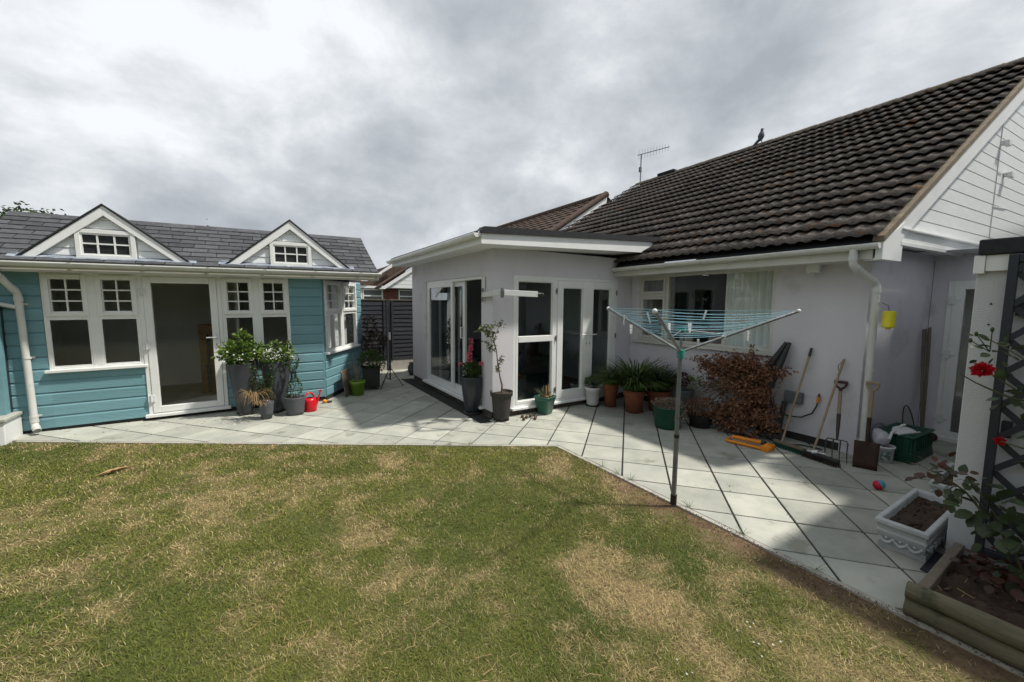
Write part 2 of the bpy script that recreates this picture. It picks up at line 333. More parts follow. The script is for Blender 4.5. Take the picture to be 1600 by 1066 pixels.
# ---- lawn: a sheet plus blades
def vnoise(x, y, s, seed):
    x = x*s; y = y*s; xi = np.floor(x).astype(int); yi = np.floor(y).astype(int); fx = x-xi; fy = y-yi
    fx = fx*fx*(3-2*fx); fy = fy*fy*(3-2*fy)
    def h(a, b):
        n = (a*374761393+b*668265263+seed*974634777) & 0x7fffffff; n = ((n ^ (n >> 13))*1274126177) & 0x7fffffff; return ((n ^ (n >> 16)) & 0xffff)/65535.
    return (h(xi, yi)*(1-fx)+h(xi+1, yi)*fx)*(1-fy)+(h(xi, yi+1)*(1-fx)+h(xi+1, yi+1)*fx)*fy
def fbm(x, y, s, seed): return (vnoise(x, y, s, seed)*.5+vnoise(x, y, s*2.1, seed+1)*.27+vnoise(x, y, s*4.3, seed+2)*.15+vnoise(x, y, s*9, seed+3)*.08)
DRY = [(1.75, 1.62, .22, .9), (1.95, 1.45, .16, .7), (-.90, 3.0, .20, .6), (-1.15, 2.75, .2, .5), (.5, 1.75, .22, .5), (.75, 1.4, .2, .5), (2.6, 3.2, .22, .7), (2.75, 2.55, .25, .7), (-1.6, 5.9, .3, .5), (.15, 2.0, .25, .5), (1.2, 1.25, .2, .45), (2.1, 1.9, .18, .5), (-.3, 1.9, .2, .5), (2.9, 3.5, .3, .5)]
def dryness(x, y):
    d = (fbm(x, y, 1.7, 11)-.5)*1.5+(fbm(x, y, 5.5, 21)-.5)*2.1+.07
    for (a, b, r, k) in DRY: d = d+.62*k*np.exp(-(((x-a)/(r*1.3))**2+((y-b)/r)**2))
    return d
def bareness(x, y):
    e1 = np.clip(1-(2.99-x)/.42, 0, 1)*(y < 3.6)*np.clip((3.4-y)/1.0, .25, 1.15)
    return np.clip(e1*1.25*(.15+1.7*(fbm(x, y, 5.5, 31)-.12)), 0, 1.2)
def sheet_mat():
    m = bpy.data.materials.new('lawn_soil_thatch'); m.use_nodes = True; t = m.node_tree; b = t.nodes['Principled BSDF']
    a = t.nodes.new('ShaderNodeAttribute'); a.attribute_name = 'turf'; t.links.new(a.outputs['Color'], b.inputs['Base Color']); b.inputs['Roughness'].default_value = 1
    b.inputs['Specular IOR Level'].default_value = .1
    return m
nx, ny = 260, 300
gx = np.concatenate([np.linspace(-14, -4.01, 30), np.linspace(-4, 3.0, nx-30)]); gy = np.concatenate([np.linspace(-3, 0, 30), np.linspace(.02, 9, ny-30)])
XX, YY = np.meshgrid(gx, gy)
# fold rows on to the diagonal boundary
lim = LC.y+(XX-LC.x)*(LD.y/LD.x); lim = np.where(XX < -2.7, 7.28, lim)
t_ = (YY+3)/12; YYc = -3+(lim+3-.004)*t_
ZZ = -.022+.010*fbm(XX, YYc, 2.5, 5)-.004*bareness(XX, YYc)
me = bpy.data.meshes.new('lawn'); nvx = len(gx); nvy = len(gy)
ZZ = ZZ+np.clip(bareness(XX, YYc), 0, 1)*.016*(fbm(XX, YYc, 14, 77)-.35)
co = np.stack([XX, YYc, ZZ], -1).reshape(-1, 3)
idx = np.arange(nvx*nvy).reshape(nvy, nvx); q = np.stack([idx[:-1, :-1], idx[:-1, 1:], idx[1:, 1:], idx[1:, :-1]], -1).reshape(-1, 4)
def np_mesh(me, co, faces_flat, loop_tot, colors=None):
    me.vertices.add(len(co)); me.vertices.foreach_set('co', co.astype(np.float32).ravel())
    me.loops.add(len(faces_flat)); me.loops.foreach_set('vertex_index', faces_flat.astype(np.int32))
    st = np.concatenate([[0], np.cumsum(loop_tot)[:-1]]).astype(np.int32)
    me.polygons.add(len(loop_tot)); me.polygons.foreach_set('loop_start', st); me.polygons.foreach_set('loop_total', loop_tot.astype(np.int32))
    me.update(calc_edges=True)
    if colors is not None:
        ca = me.color_attributes.new('turf', 'FLOAT_COLOR', 'POINT'); c4 = np.concatenate([colors, np.ones((len(colors), 1))], 1); ca.data.foreach_set('color', c4.astype(np.float32).ravel())
dr = np.clip(dryness(XX, YYc), 0, 1).ravel()[:, None]; ba = np.clip(bareness(XX, YYc), 0, 1).ravel()[:, None]
colr = np.array([.075, .082, .030])*(1-dr)+np.array([.20, .155, .078])*dr; nz_ = (.55+.9*fbm(XX, YYc, 16, 88)).ravel()[:, None]; colr = (colr*(1-ba)+np.array([.135, .092, .056])*ba)*nz_
np_mesh(me, co, q.ravel(), np.full(len(q), 4), colr); me.materials.append(sheet_mat())
lo = bpy.data.objects.new('lawn', me); COL.objects.link(lo); tag(lo, 'patchy green and straw coloured lawn in front of the patio', 'lawn', kind='structure')

rg = np.random.RandomState(3)
N = 860000
# sample by camera distance: area density ~ 1/d^1.4
dd = (rg.rand(N)*(10.8**.75-1.15**.75)+1.15**.75)**(1/.75); aa = R(31.978)+rg.uniform(-R(60), R(60), N)
bx = dd*np.sin(aa); by = dd*np.cos(aa)
lim = LC.y+(bx-LC.x)*(LD.y/LD.x); lim = np.where(bx < -2.7, 7.26, lim)
over = rg.rand(N)*.035
ok = (bx < 2.985+over) & (by < lim-.012+over) & (by > -2.5) & (bx > -9)
ok &= rg.rand(N) > np.clip(bareness(bx, by)*1.15, 0, .97)
ok &= rg.rand(N) > np.clip(dryness(bx, by)*.35, 0, .5)
bx, by, dd = bx[ok], by[ok], dd[ok]; n = len(bx)
dr = dryness(bx, by)+rg.normal(.10, .42, n)
ln = rg.uniform(.012, .030, n)*(.75+.8*fbm(bx, by, 2.2, 41)); wd = rg.uniform(.0007, .0016, n)*np.clip(dd/2.2, 1, 2.6)
th = rg.rand(n)*2*PI; tilt = rg.uniform(.45, 1.38, n); ph = rg.rand(n)*2*PI
dx, dy = np.cos(th), np.sin(th); sx, sy = -dy, dx
hx = np.sin(tilt); hz = np.cos(tilt)
z0 = np.full(n, -.018)
co = np.empty((n, 5, 3))
for j, (s, k, tt) in enumerate(((-1, 1, 0), (1, 1, 0), (1, .8, .5), (-1, .8, .5), (0, 0, 1))):
    bend = tt*tt*.35
    co[:, j, 0] = bx+sx*s*k*wd+dx*hx*ln*(tt+bend); co[:, j, 1] = by+sy*s*k*wd+dy*hx*ln*(tt+bend); co[:, j, 2] = z0+hz*ln*tt*(1.15-.25*tt)+ .002
green = np.array([.095, .138, .024]); lime = np.array([.225, .232, .052]); straw = np.array([.56, .445, .24]); brown = np.array([.24, .17, .085])
g1 = (fbm(bx, by, 1.3, 51)*1.9-.62+rg.rand(n)*.45)[:, None]; base = green*(1-np.clip(g1, 0, 1))+lime*np.clip(g1, 0, 1)
k = np.clip((dr-.28)*2.2, 0, 1)[:, None]; br = (rg.rand(n) < .3)[:, None]
colr = base*(1-k)+np.where(br, brown, straw)*k; colr *= rg.uniform(.55, 1.4, n)[:, None]
faces = np.arange(n)[:, None]*5+np.array([0, 1, 2, 3, 3, 2, 4])[None]
lt = np.tile([4, 3], n)
me = bpy.data.meshes.new('lawn_grass'); np_mesh(me, co.reshape(-1, 3), faces.ravel(), lt, np.repeat(colr, 5, 0))
m = bpy.data.materials.new('grass_blade'); m.use_nodes = True; t = m.node_tree; b = t.nodes['Principled BSDF']
at = t.nodes.new('ShaderNodeAttribute'); at.attribute_name = 'turf'; t.links.new(at.outputs['Color'], b.inputs['Base Color']); b.inputs['Roughness'].default_value = .6; b.inputs['Specular IOR Level'].default_value = .25
tr = t.nodes.new('ShaderNodeBsdfTranslucent'); t.links.new(at.outputs['Color'], tr.inputs[0]); mx = t.nodes.new('ShaderNodeMixShader'); mx.inputs[0].default_value = .35
t.links.new(b.outputs[0], mx.inputs[1]); t.links.new(tr.outputs[0], mx.inputs[2]); t.links.new(mx.outputs[0], t.nodes['Material Output'].inputs[0])
me.materials.append(m)
go = bpy.data.objects.new('lawn_grass', me); COL.objects.link(go); tag(go, 'short mown grass with dry straw patches covering the lawn', 'grass', kind='stuff')
sc_ = MB()
for i in range(3000):
    y = U(-.6, 3.3); x = 3.0-abs(rnd.gauss(0, .13))+(.05*abs(math.sin(y*7)*math.sin(y*2.3+1)) if y < 1.9 else .006)
    if x > 3.055: continue
    q_ = U(.002, .006); a_ = U(0, 6.3); z = -.014 if x < 2.98 else -.004
    p_ = [(x+q_*math.cos(a_+k*2.1), y+q_*math.sin(a_+k*2.1), z) for k in range(3)]+[(x, y, z+q_*U(.7, 1.4))]
    sc_.add(p_, [(0, 1, 3), (1, 2, 3), (2, 0, 3)])
tag(sc_.build('loose_soil', mat('loose_brown_soil', (.15, .10, .062), (.09, .06, .038), 30, 1)), 'crumbly brown soil spilling on to the paving edge', 'soil', kind='stuff')
# daisies and straws lying in the grass
dz = MB(); yc = MB()
for cx_, cy_, r_, k_ in ((2.10, .95, .10, 9), (1.62, 1.05, .05, 3), (1.25, 4.4, .35, 9), (2.4, 2.9, .35, 6), (1.5, 3.2, .6, 7), (.2, 3.4, .7, 8), (-.6, 5.4, .6, 6)):
    for i in range(k_):
        x, y = cx_+U(-r_, r_), cy_+U(-r_, r_)
        if x > 2.93: continue
        z = U(.008, .018); r = U(.004, .0065)
        for p in range(9):
            t = 2*PI*p/9; dz.add([(x, y, z), (x+r*math.cos(t-.22), y+r*math.sin(t-.22), z+.003), (x+r*math.cos(t+.22), y+r*math.sin(t+.22), z+.003)], [(0, 1, 2)])
tag(dz.build('daisies', M_whitepetal), 'small white daisies dotted through the lawn', 'daisies', kind='stuff')
st_ = MB()
for i in range(240):
    if i < 150: c_ = rnd.choice([d for d in DRY]); x, y = c_[0]+rnd.gauss(0, c_[2]*.8), c_[1]+rnd.gauss(0, c_[2]*.8)
    else: a_ = R(32)+U(-.8, .8); d_ = U(1.6, 5); x, y = d_*math.sin(a_), d_*math.cos(a_)
    if x > 2.95 or y > LC.y+(x-LC.x)*(LD.y/LD.x)-.05: continue
    a_ = U(0, PI); l_ = U(.03, .11); z = U(.008, .018)
    p0 = Vector((x, y, z)); p1 = p0+Vector((math.cos(a_), math.sin(a_), U(-.05, .1)))*l_*.5; p2 = p1+Vector((math.cos(a_+.4), math.sin(a_+.4), U(-.1, .1)))*l_*.5
    st_.tube([p0, p1, p2], [.0016, .0014, .0006], 4, cap=False)
tag(st_.build('straw', M_straw), 'loose pale straw stalks lying on the lawn', 'straw', kind='stuff')
hu = MB()
hu.leaf((-1.45, 5.35, .012), (.6, .45, .03), .05, .30, .2, Vector((0, 0, 1))); hu.leaf((-1.38, 5.36, .016), (.5, .55, .03), .04, .26, .2, Vector((.2, 0, 1)))
tag(hu.build('dead_leaf_blade', M_straw), 'long pale dead leaf lying on the left of the lawn', 'leaf')
# ================================================================== building helpers
def wall(P, a0, a1, z0, z1, th, ops):
    """solid wall (outer face d=0, thickness th inwards) round rectangular openings (a, a, z, z)"""
    mb = MB(); ops = sorted(ops); cur = a0
    for (b0, b1, y0, y1) in ops:
        if b0 > cur: pbox(mb, P, cur, b0, z0, z1, -th, 0)
        if y0 > z0: pbox(mb, P, b0, b1, z0, y0, -th, 0)
        if y1 < z1: pbox(mb, P, b0, b1, y1, z1, -th, 0)
        cur = b1
    if cur < a1: pbox(mb, P, cur, a1, z0, z1, -th, 0)
    return mb
def casement(parent, P, a0, a1, z0, z1, fw=.055, d0=-.05, d1=0.0, bars=None, um=None, gm=None, name='casement', bw=.018):
    um = um or M_upvc; gm = gm or M_glass
    mb = MB(); frame(mb, a0, a1, z0, z1, fw, 0, lambda a, z, d: P(a, z, d0) if False else P(a, z, d))
    mb = MB()
    def Q(a, z, d): return P(a, z, d0+d)
    frame(mb, a0, a1, z0, z1, fw, d1-d0, Q)
    # small inner bead, a few mm back
    o = mb.build(name, um, parent, bevel=.004)
    bd = MB(); frame(bd, a0+fw, a1-fw, z0+fw, z1-fw, .010, (d1-d0)*.55, Q); bd.build('glazing_bead', um, o)
    mid = (d0+d1)/2
    gp = MB(); pbox(gp, P, a0+fw+.002, a1-fw-.002, z0+fw+.002, z1-fw-.002, mid-.012, mid-.008); gp.build('pane', gm, o)
    if bars:
        nc, nr = bars; A0, A1, Z0, Z1 = a0+fw, a1-fw, z0+fw, z1-fw
        for i in range(1, nc):
            b = MB(); x = A0+(A1-A0)*i/nc; pbox(b, P, x-bw/2, x+bw/2, Z0, Z1, mid-.006, mid+.006); b.build('glazing_bar', um, o)
        for j in range(1, nr):
            b = MB(); z = Z0+(Z1-Z0)*j/nr; pbox(b, P, A0, A1, z-bw/2, z+bw/2, mid-.008, mid+.008); b.build('glazing_bar', um, o)
    return o
def gutter(parent, p0, p1, r=.056, brackets=5, m=None, out=(0, -1)):
    """half round gutter with brackets, top open"""
    m = m or M_gutter; p0, p1 = Vector(p0), Vector(p1); mb = MB(); n = 12; ou = Vector((out[0], out[1], 0)); vs = []
    prof = [(math.cos(PI*k/n), -math.sin(PI*k/n)) for k in range(n+1)]
    for p in (p0, p1):
        for (c, s_) in prof: vs.append(p+ou*(c*r)+Vector((0, 0, s_*r)))
        for (c, s_) in reversed(prof): vs.append(p+ou*(c*(r-.004))+Vector((0, 0, s_*(r-.004))))
    K = 2*(n+1); mb.add(vs, [(k, (k+1) % K, K+(k+1) % K, K+k) for k in range(K)], True)
    for e in (0, K): mb.add(vs[e:e+n+1], [tuple(range(n+1))])
    o = mb.build('gutter', m, parent)
    for i in range(brackets):
        t = (i+.5)/brackets; p = p0.lerp(p1, t); d = (p1-p0).normalized(); b = MB(); vs = []
        for w_ in (-.018, .018):
            for (c, s_) in prof: vs.append(p+d*w_+ou*(c*(r+.005))+Vector((0, 0, s_*(r+.005))))
            for (c, s_) in reversed(prof): vs.append(p+d*w_+ou*(c*(r+.001))+Vector((0, 0, s_*(r+.001))))
        b.add(vs, [(k, (k+1) % K, K+(k+1) % K, K+k) for k in range(K)]+[tuple(range(K))[::-1], tuple(range(K, 2*K))])
        b.build('gutter_bracket', m, o)
    return o
def pipe(parent, pts, r=.034, name='downpipe', m=None, clips=(), clipdir=(0, 1)):
    m = m or M_gutter; mb = MB(); P_ = [Vector(p) for p in pts]; sm = [P_[0]]
    for i in range(1, len(P_)-1):      # rounded bends
        a, b, c = P_[i-1], P_[i], P_[i+1]; u = (a-b).normalized(); v = (c-b).normalized(); k = min(.05, (a-b).length*.4, (c-b).length*.4)
        for t in (0, .33, .66, 1): sm.append((b+u*k)*(1-t)**2+b*2*t*(1-t)+(b+v*k)*t*t)
    sm.append(P_[-1]); mb.tube(sm, r, 14, cap=False)
    o = mb.build(name, m, parent)
    for i in range(1, len(P_)-1):
        for q in ((P_[i]+(P_[i-1]-P_[i]).normalized()*.075), (P_[i]+(P_[i+1]-P_[i]).normalized()*.075)):
            dd_ = (P_[i-1]-P_[i] if q == P_[i] else q-P_[i]).normalized(); j = MB(); j.tube([q-dd_*.028, q+dd_*.028], r+.005, 14); j.build('pipe_socket', m, o)
    for (c) in clips:
        b = MB(); c = Vector(c); b.tube([c-Vector((0, 0, .012)), c+Vector((0, 0, .012))], r+.006, 14); e = c+Vector((clipdir[0], clipdir[1], 0))*.06
        sd_ = Vector((-clipdir[1], clipdir[0], 0))
        b.box(-.055, .055, -.008, .008, -.012, .012, Matrix.Translation(c+Vector((clipdir[0], clipdir[1], 0))*(r+.012)) @ Matrix.Rotation(math.atan2(sd_.y, sd_.x), 4, 'Z'))
        b.build('pipe_clip', m, o)
    return o

# ================================================================== bungalow
bun = thing('bungalow', 'lilac rendered bungalow with a steep brown tiled roof and white cladded gable', 'house', (5.8, 1.73, 0))
BO = Vector((5.8, 1.73, 0))
class WB(MB):       # parts given in world coordinates, stored relative to their parent's origin
    pass
def rel(mb, org):
    mb.v = [(v[0]-org[0], v[1]-org[1], v[2]-org[2]) for v in mb.v]; return mb
PB = lambda a, z, d: (5.8-d-BO.x, a-BO.y, z)
w_ = wall(PB, 1.73, 10.2, .10, 2.30, .22, [(2.70, 4.97, 1.10, 2.24)])
w_.build('front_wall', M_render, bun)
pl = MB(); pbox(pl, PB, 1.74, 5.15, -.02, .10, -.2, -.012); pl.build('plinth', M_joint, bun)
GR = R(4.2)     # the gable end is a little out of square
GX = Vector((math.cos(GR), -math.sin(GR), 0)); GY = Vector((math.sin(GR), math.cos(GR), 0))
def PG(a, z, d): p = GX*a-GY*d; return (p.x, p.y, z)      # a from the corner, d outwards
pbox(MB(), PG, 0, 1, 0, 1, 0, 1)
sw = MB(); pbox(sw, PG, 0.0, 1.74, 0, 2.40, -.2, -.003); sw.build('side_wall', M_render, bun)
# rear porch wall with the white door (faces the patio side)
PD = lambda a, z, d: (7.53-d-BO.x, a-BO.y, z)
dw = wall(PD, -2.5, 1.60, 0, 2.42, .2, [(.58, 1.45, .0, 2.06)]); dw.build('porch_wall', M_render, bun)
so = MB(); pbox(so, PG, 1.2, 9, 2.40, 2.41, -.25, .5); so.build('porch_soffit', M_white, bun)
# front window
f = MB()
frame(f, 2.70, 4.97, 1.10, 2.24, .045, .07, lambda a, z, d: PB(a, z, d-.075))
pbox(f, PB, 4.36, 4.42, 1.145, 2.195, -.075, -.005)
pbox(f, PB, 4.42, 4.925, 1.865, 1.915, -.075, -.005)
win = f.build('window', M_upvc_cream, bun, bevel=.004)
g_ = MB(); pbox(g_, PB, 2.745, 4.36, 1.145, 2.195, -.045, -.040); g_.build('pane', M_glass, win)
for (z0, z1) in ((1.918, 2.192), (1.148, 1.862)):
    s_ = MB(); frame(s_, 4.423, 4.922, z0, z1, .042, .06, lambda a, z, d: PB(a, z, d-.055)); s_.build('opening_sash', M_upvc_cream, win, bevel=.003)
    p_ = MB(); pbox(p_, PB, 4.466, 4.879, z0+.043, z1-.043, -.035, -.031); p_.build('pane', M_glass, win)
s_ = MB(); pbox(s_, PB, 2.62, 5.06, 1.055, 1.10, -.10, .055); s_.build('window_sill', M_upvc_cream, bun, bevel=.006)
# curtains behind the window
def curtain(P, a0, a1, z0, z1, d, m, par, amp=.025, n=70, name='curtain'):
    mb = MB(); vs = []; fs = []
    ph = U(0, 6)
    for i in range(n+1):
        a = a0+(a1-a0)*i/n; k = amp*(math.sin(i*.9+ph)+.6*math.sin(i*.37+1))
        vs += [P(a, z0, d+k), P(a, z1, d+k*.8)]
    mb.add(vs, [(2*i, 2*i+2, 2*i+3, 2*i+1) for i in range(n)], True); return mb.build(name, m, par)
curtain(PB, 2.6, 3.55, 1.0, 2.29, -.30, M_curtain, bun)
curtain(PB, 4.43, 5.0, 1.0, 2.29, -.26, M_curtaindark, bun, .012)
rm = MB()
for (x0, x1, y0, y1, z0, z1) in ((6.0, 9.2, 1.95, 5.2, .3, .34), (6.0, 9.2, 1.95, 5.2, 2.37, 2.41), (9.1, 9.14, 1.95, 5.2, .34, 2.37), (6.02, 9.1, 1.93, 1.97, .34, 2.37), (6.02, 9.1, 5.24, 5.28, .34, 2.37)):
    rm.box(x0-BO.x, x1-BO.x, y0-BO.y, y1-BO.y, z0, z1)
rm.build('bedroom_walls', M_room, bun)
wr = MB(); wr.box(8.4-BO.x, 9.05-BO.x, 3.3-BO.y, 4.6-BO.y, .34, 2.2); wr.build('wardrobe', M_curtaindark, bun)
# white door at the far right
du = MB(); frame(du, .58, 1.45, .0, 2.06, .05, .07, lambda a, z, d: PD(a, z, d-.06)); dro = du.build('side_door', M_upvc, bun, bevel=.004)
dl = MB(); pbox(dl, PD, 1.30, 1.40, .05, 2.01, -.035, .015); pbox(dl, PD, .63, .72, .05, 2.01, -.035, .015); pbox(dl, PD, .72, 1.30, .05, .12, -.035, .015); pbox(dl, PD, .72, 1.30, 1.955, 2.01, -.035, .015)
dl.build('door_leaf', M_upvc, dro, bevel=.004)
p_ = MB(); pbox(p_, PD, .72, 1.30, .12, 1.955, -.012, -.006); p_.build('pane', M_glass, dro)
for z in (.28, 1.12, 1.82):
    h = MB(); pbox(h, PD, 1.375, 1.425, z-.05, z+.05, .012, .035); pbox(h, PD, 1.33, 1.47, z-.006, z+.006, .012, .030); h.build('hinge', M_whitepot, dro)
h = MB(); pbox(h, PD, .74, .77, .95, 1.15, .012, .03); pbox(h, PD, .74, .86, 1.06, 1.075, .03, .045); h.build('door_handle', M_whitepot, dro)
ds = MB(); pbox(ds, PD, .55, 1.48, -.01, .045, -.03, .07); ds.build('door_sill', M_upvc, dro)
ck = MB(); pbox(ck, PD, -.3, 1.55, .02, 2.2, -.60, -.58); ck.build('kitchen_wall', M_roomlight, bun)
cl = MB(); pbox(cl, PD, .75, 1.25, .05, .62, -.40, -.30); cl.build('blue_basket', mat('blue_cloth', (.02, .05, .14), (.10, .03, .05), 18, .9), bun)

# main roof surface
R00, R01, R10, R11 = Vector((5.33, 1.56, 2.415)), Vector((5.36, 9.85, 2.44)), Vector((10.12, 1.18, 5.52)), Vector((9.83, 8.64, 5.34))
def RS(u, v): return (R00*(1-u)+R01*u)*(1-v)+(R10*(1-u)+R11*u)*v
NCOL, NROW = 27, 18
def tile_mesh(name, m, w=1.0, l=1.0):
    mb = MB(); n = 12; prof = []
    for i in range(n+1):
        t = i/n; z = (0, .004, .020, .024, .018, .002, 0, .004, .020, .024, .018, .002, 0)[i]
        prof.append((t*w*1.03, z))
    vs = []
    for (x, z) in prof: vs.append((x, -.006, z+.010))      # lower lip
    for (x, z) in prof: vs.append((x, -.025, z+.024))     # front top edge
    for (x, z) in prof: vs.append((x, l*1.14, z-.024))
    for (x, z) in prof: vs.append((x, l*.30, z+.004))
    N_ = n+1
    fs = [(i, i+1, N_+i+1, N_+i) for i in range(n)]+[(N_+i, N_+i+1, 2*N_+i+1, 2*N_+i) for i in range(n)]+[(3*N_+i, 3*N_+i+1, i+1, i) for i in range(n)]
    mb.add(vs, fs, False); mb.sm = [False]*n+[True]*n+[False]*n
    return mb.mesh(name, m)
tw = (R01-R00).length/NCOL; tl = (R10-R00).length/NROW
tmesh = tile_mesh('roof_tile', M_tile, tw, tl)
tiles = []
camp = Vector((0, 0, 1.7243))
for j in range(NROW):
    for i in range(NCOL):
        u0, u1, v0, v1 = i/NCOL, (i+1)/NCOL, j/NROW, (j+1)/NROW
        a, b, c = RS(u0, v0), RS(u1, v0), RS(u0, v1)
        if a.y > 5.35 and a.z < 2.80: continue
        X = (b-a); Y = (c-a)
        sx_, sy_ = X.length/tw, Y.length/tl
        Xn = X.normalized(); Zn = Y.normalized().cross(Xn)*-1
        if Zn.z < 0: Zn = -Zn
        Yn = Y.normalized(); Zn = Yn.cross(Xn); 
        if Zn.z < 0: Zn = -Zn
        z_ = rnd.uniform(-.004, .004)
        o_ = a+Zn*(.030+z_)-BO+Yn*rnd.uniform(-.006, .006)
        M = Matrix(((Xn.x*sx_, Yn.x*sy_, Zn.x, o_.x), (Xn.y*sx_, Yn.y*sy_, Zn.y, o_.y), (Xn.z*sx_, Yn.z*sy_, Zn.z, o_.z), (0, 0, 0, 1)))
        M = M @ Matrix.Rotation(rnd.uniform(-.006, .006), 4, 'Z')
        # a left-handed basis would flip normals; harmless for a thin tile
        tiles.append(((a-camp).length, M))
tiles.sort(key=lambda t: t[0])
for d_, M in tiles[:300]: inst(tmesh, 'roof_tile', bun, M)
mb = MB(); tv = [v.co.copy() for v in tmesh.vertices]; tf = [tuple(p.vertices) for p in tmesh.polygons]; ts = [p.use_smooth for p in tmesh.polygons]
for d_, M in tiles[300:]:
    k = len(mb.f); mb.add(tv, tf, False, M); mb.sm[k:] = ts
if mb.v: mb.build('far_roof_tiles', M_tile, bun, kind='stuff')
ud = MB(); q_ = [R00, R01, R11, R10]; ud.add([p-BO-Vector((0, 0, .035)) for p in q_], [(0, 1, 2, 3)]); 
bk = [Vector((R10.x, R10.y, R10.z)), Vector((R11.x, R11.y, R11.z)), Vector((15, 9, 2.4)), Vector((15, 1.0, 2.4))]
ud.add([p-BO-Vector((0, 0, .035)) for p in bk], [(0, 1, 2, 3)]); ud.build('roof_underlay', M_blackfelt, bun)
# ridge tiles
nr = 18
for i in range(nr):
    a = RS(i/nr, 1)-BO; b = RS((i+1)/nr, 1)-BO; d = (b-a); mb = MB(); vs = []; K = 8
    for p, rr in ((a+d*.01, .118), (a+d*1.03, .108)):
        for k in range(K+1):
            t = PI*k/K; vs.append(p+Vector((math.cos(t)*rr*1.1, 0, math.sin(t)*rr*.75-.035)))
    mb.add(vs, [(k, k+1, K+2+k, K+1+k) for k in range(K)], True); mb.add(vs[:K+1], [tuple(range(K+1))]); mb.build('ridge_tile', M_mortar if i % 5 == 2 else M_tile, bun)
rv = MB(); a = RS(.93, 1)-BO; rv.box(-.13, .13, -.40, .15, .0, .07, Matrix.Translation(a+Vector((0, -.4, .02)))); rv.build('ridge_vent', M_blackfelt, bun, bevel=.02)
# verge: mortar bed and white bargeboard
vd = (R10-R00).normalized(); up_ = Vector((0, 0, 1))
def vergebox(mb, a, b, z0, z1, y0, y1):
    vs = []
    for p in (a, b):
        for (yy, zz_) in ((y0, z0), (y1, z0), (y1, z1), (y0, z1)): vs.append(p-BO+GY*yy+Vector((0, 0, zz_)))
    mb.add(vs, [(0, 1, 2, 3), (7, 6, 5, 4), (0, 4, 5, 1), (1, 5, 6, 2), (2, 6, 7, 3), (3, 7, 4, 0)])
mb = MB(); vergebox(mb, R00+vd*.02, R10, -.045, .018, -.045, .05); mb.build('verge_mortar', M_mortar, bun)
mb = MB(); vergebox(mb, R00+vd*.42, R10+vd*.02, -.27, -.046, -.03, .0); mb.build('bargeboard', M_white, bun, bevel=.004)
mb = MB(); vergebox(mb, R00+vd*.05, R10, -.24, -.22, .0, .12); mb.build('verge_soffit', M_white, bun)
# boxed eaves end
bp_ = [(5.36, 2.39), (5.36, 2.205), (5.80, 2.205), (5.80, 2.62)]
mb = MB(); mb.prism([Vector((x-BO.x, 1.56-(x-5.33)*.078-.034-BO.y, z)) for x, z in bp_], Vector((0, .06, 0))); mb.build('eaves_box_end', M_white, bun, bevel=.004)
mb = MB(); mb.box(5.355-BO.x, 5.38-BO.x, 1.60-BO.y, 5.15-BO.y, 2.215, 2.375); mb.build('fascia', M_upvc_cream, bun, bevel=.003)
mb = MB(); mb.box(5.38-BO.x, 5.80-BO.x, 1.60-BO.y, 5.15-BO.y, 2.222, 2.235); mb.box(5.38-BO.x, 5.80-BO.x, 1.60-BO.y, 5.15-BO.y, 2.30, 2.31); mb.build('soffit', M_upvc_cream, bun)
gutter(bun, (5.295-BO.x, 1.53-BO.y, 2.365), (5.295-BO.x, 5.13-BO.y, 2.355), .056, 6, out=(-1, 0))
# downpipe: outlet, swan neck to the corner, straight drop
pipe(bun, [Vector(p)-BO for p in ((5.295, 1.74, 2.33), (5.30, 1.74, 2.16), (5.70, 1.645, 1.98), (5.715, 1.640, .10))], .036, clips=[Vector((5.71, 1.640, 1.78))-BO, Vector((5.715, 1.640, 1.02))-BO, Vector((5.715, 1.64, .22))-BO], clipdir=(.3, .95))
# gable cladding boards, each its own part
GO = Vector((5.40, 1.60, 0))          # cladding plane origin, behind the bargeboard
def slope_z(a): return 2.36+(a*GX.x)*(R10.z-R00.z)/(R10.x-R00.x)
bh = .150; z = 2.56
while z < 5.35:
    a0_ = max(.30, (z-2.33)/((R10.z-R00.z)/(R10.x-R00.x))/GX.x); a1_ = min(2*4.8-a0_, 9.4)
    if a1_ < a0_+.1: break
    a0t = max(.30, (z+bh-2.33)/((R10.z-R00.z)/(R10.x-R00.x))/GX.x)
    mb = MB()
    def gp(a, zz_, d): p = GO+GX*a-GY*d-BO; return (p.x, p.y, zz_)
    vs = [gp(a0_, z, .0), gp(a1_, z, .0), gp(a1_-(a0t-a0_), z+bh, .0), gp(a0t, z+bh, 0),
          gp(a0_, z, .020), gp(a1_, z, .020), gp(a1_-(a0t-a0_)*.95, z+bh-.006, .017), gp(a0t-(a0t-a0_)*.05, z+bh-.006, .017), gp(a0t, z+bh, .006), gp(a1_-(a0t-a0_), z+bh, .006)]
    mb.add(vs, [(0, 1, 5, 4), (4, 5, 6, 7), (7, 6, 9, 8), (8, 9, 2, 3), (0, 4, 7, 8, 3), (1, 2, 9, 6, 5), (0, 3, 2, 1)])
    mb.build('cladding_board', M_clad, bun); z += bh
ap = 4.8
gw = MB(); 
def gp(a, zz_, d): p = GO+GX*a-GY*d-BO; return (p.x, p.y, zz_)
gw.prism([gp(.3, 2.42, -.02), gp(9.4, 2.42, -.02), gp(4.8, 5.40, -.02)], GY*.2); gw.build('gable_wall', M_render, bun)
mb = MB()
def gbox(mb, a0, a1, z0, z1, d0, d1): pbox(mb, gp, a0, a1, z0, z1, d0, d1)
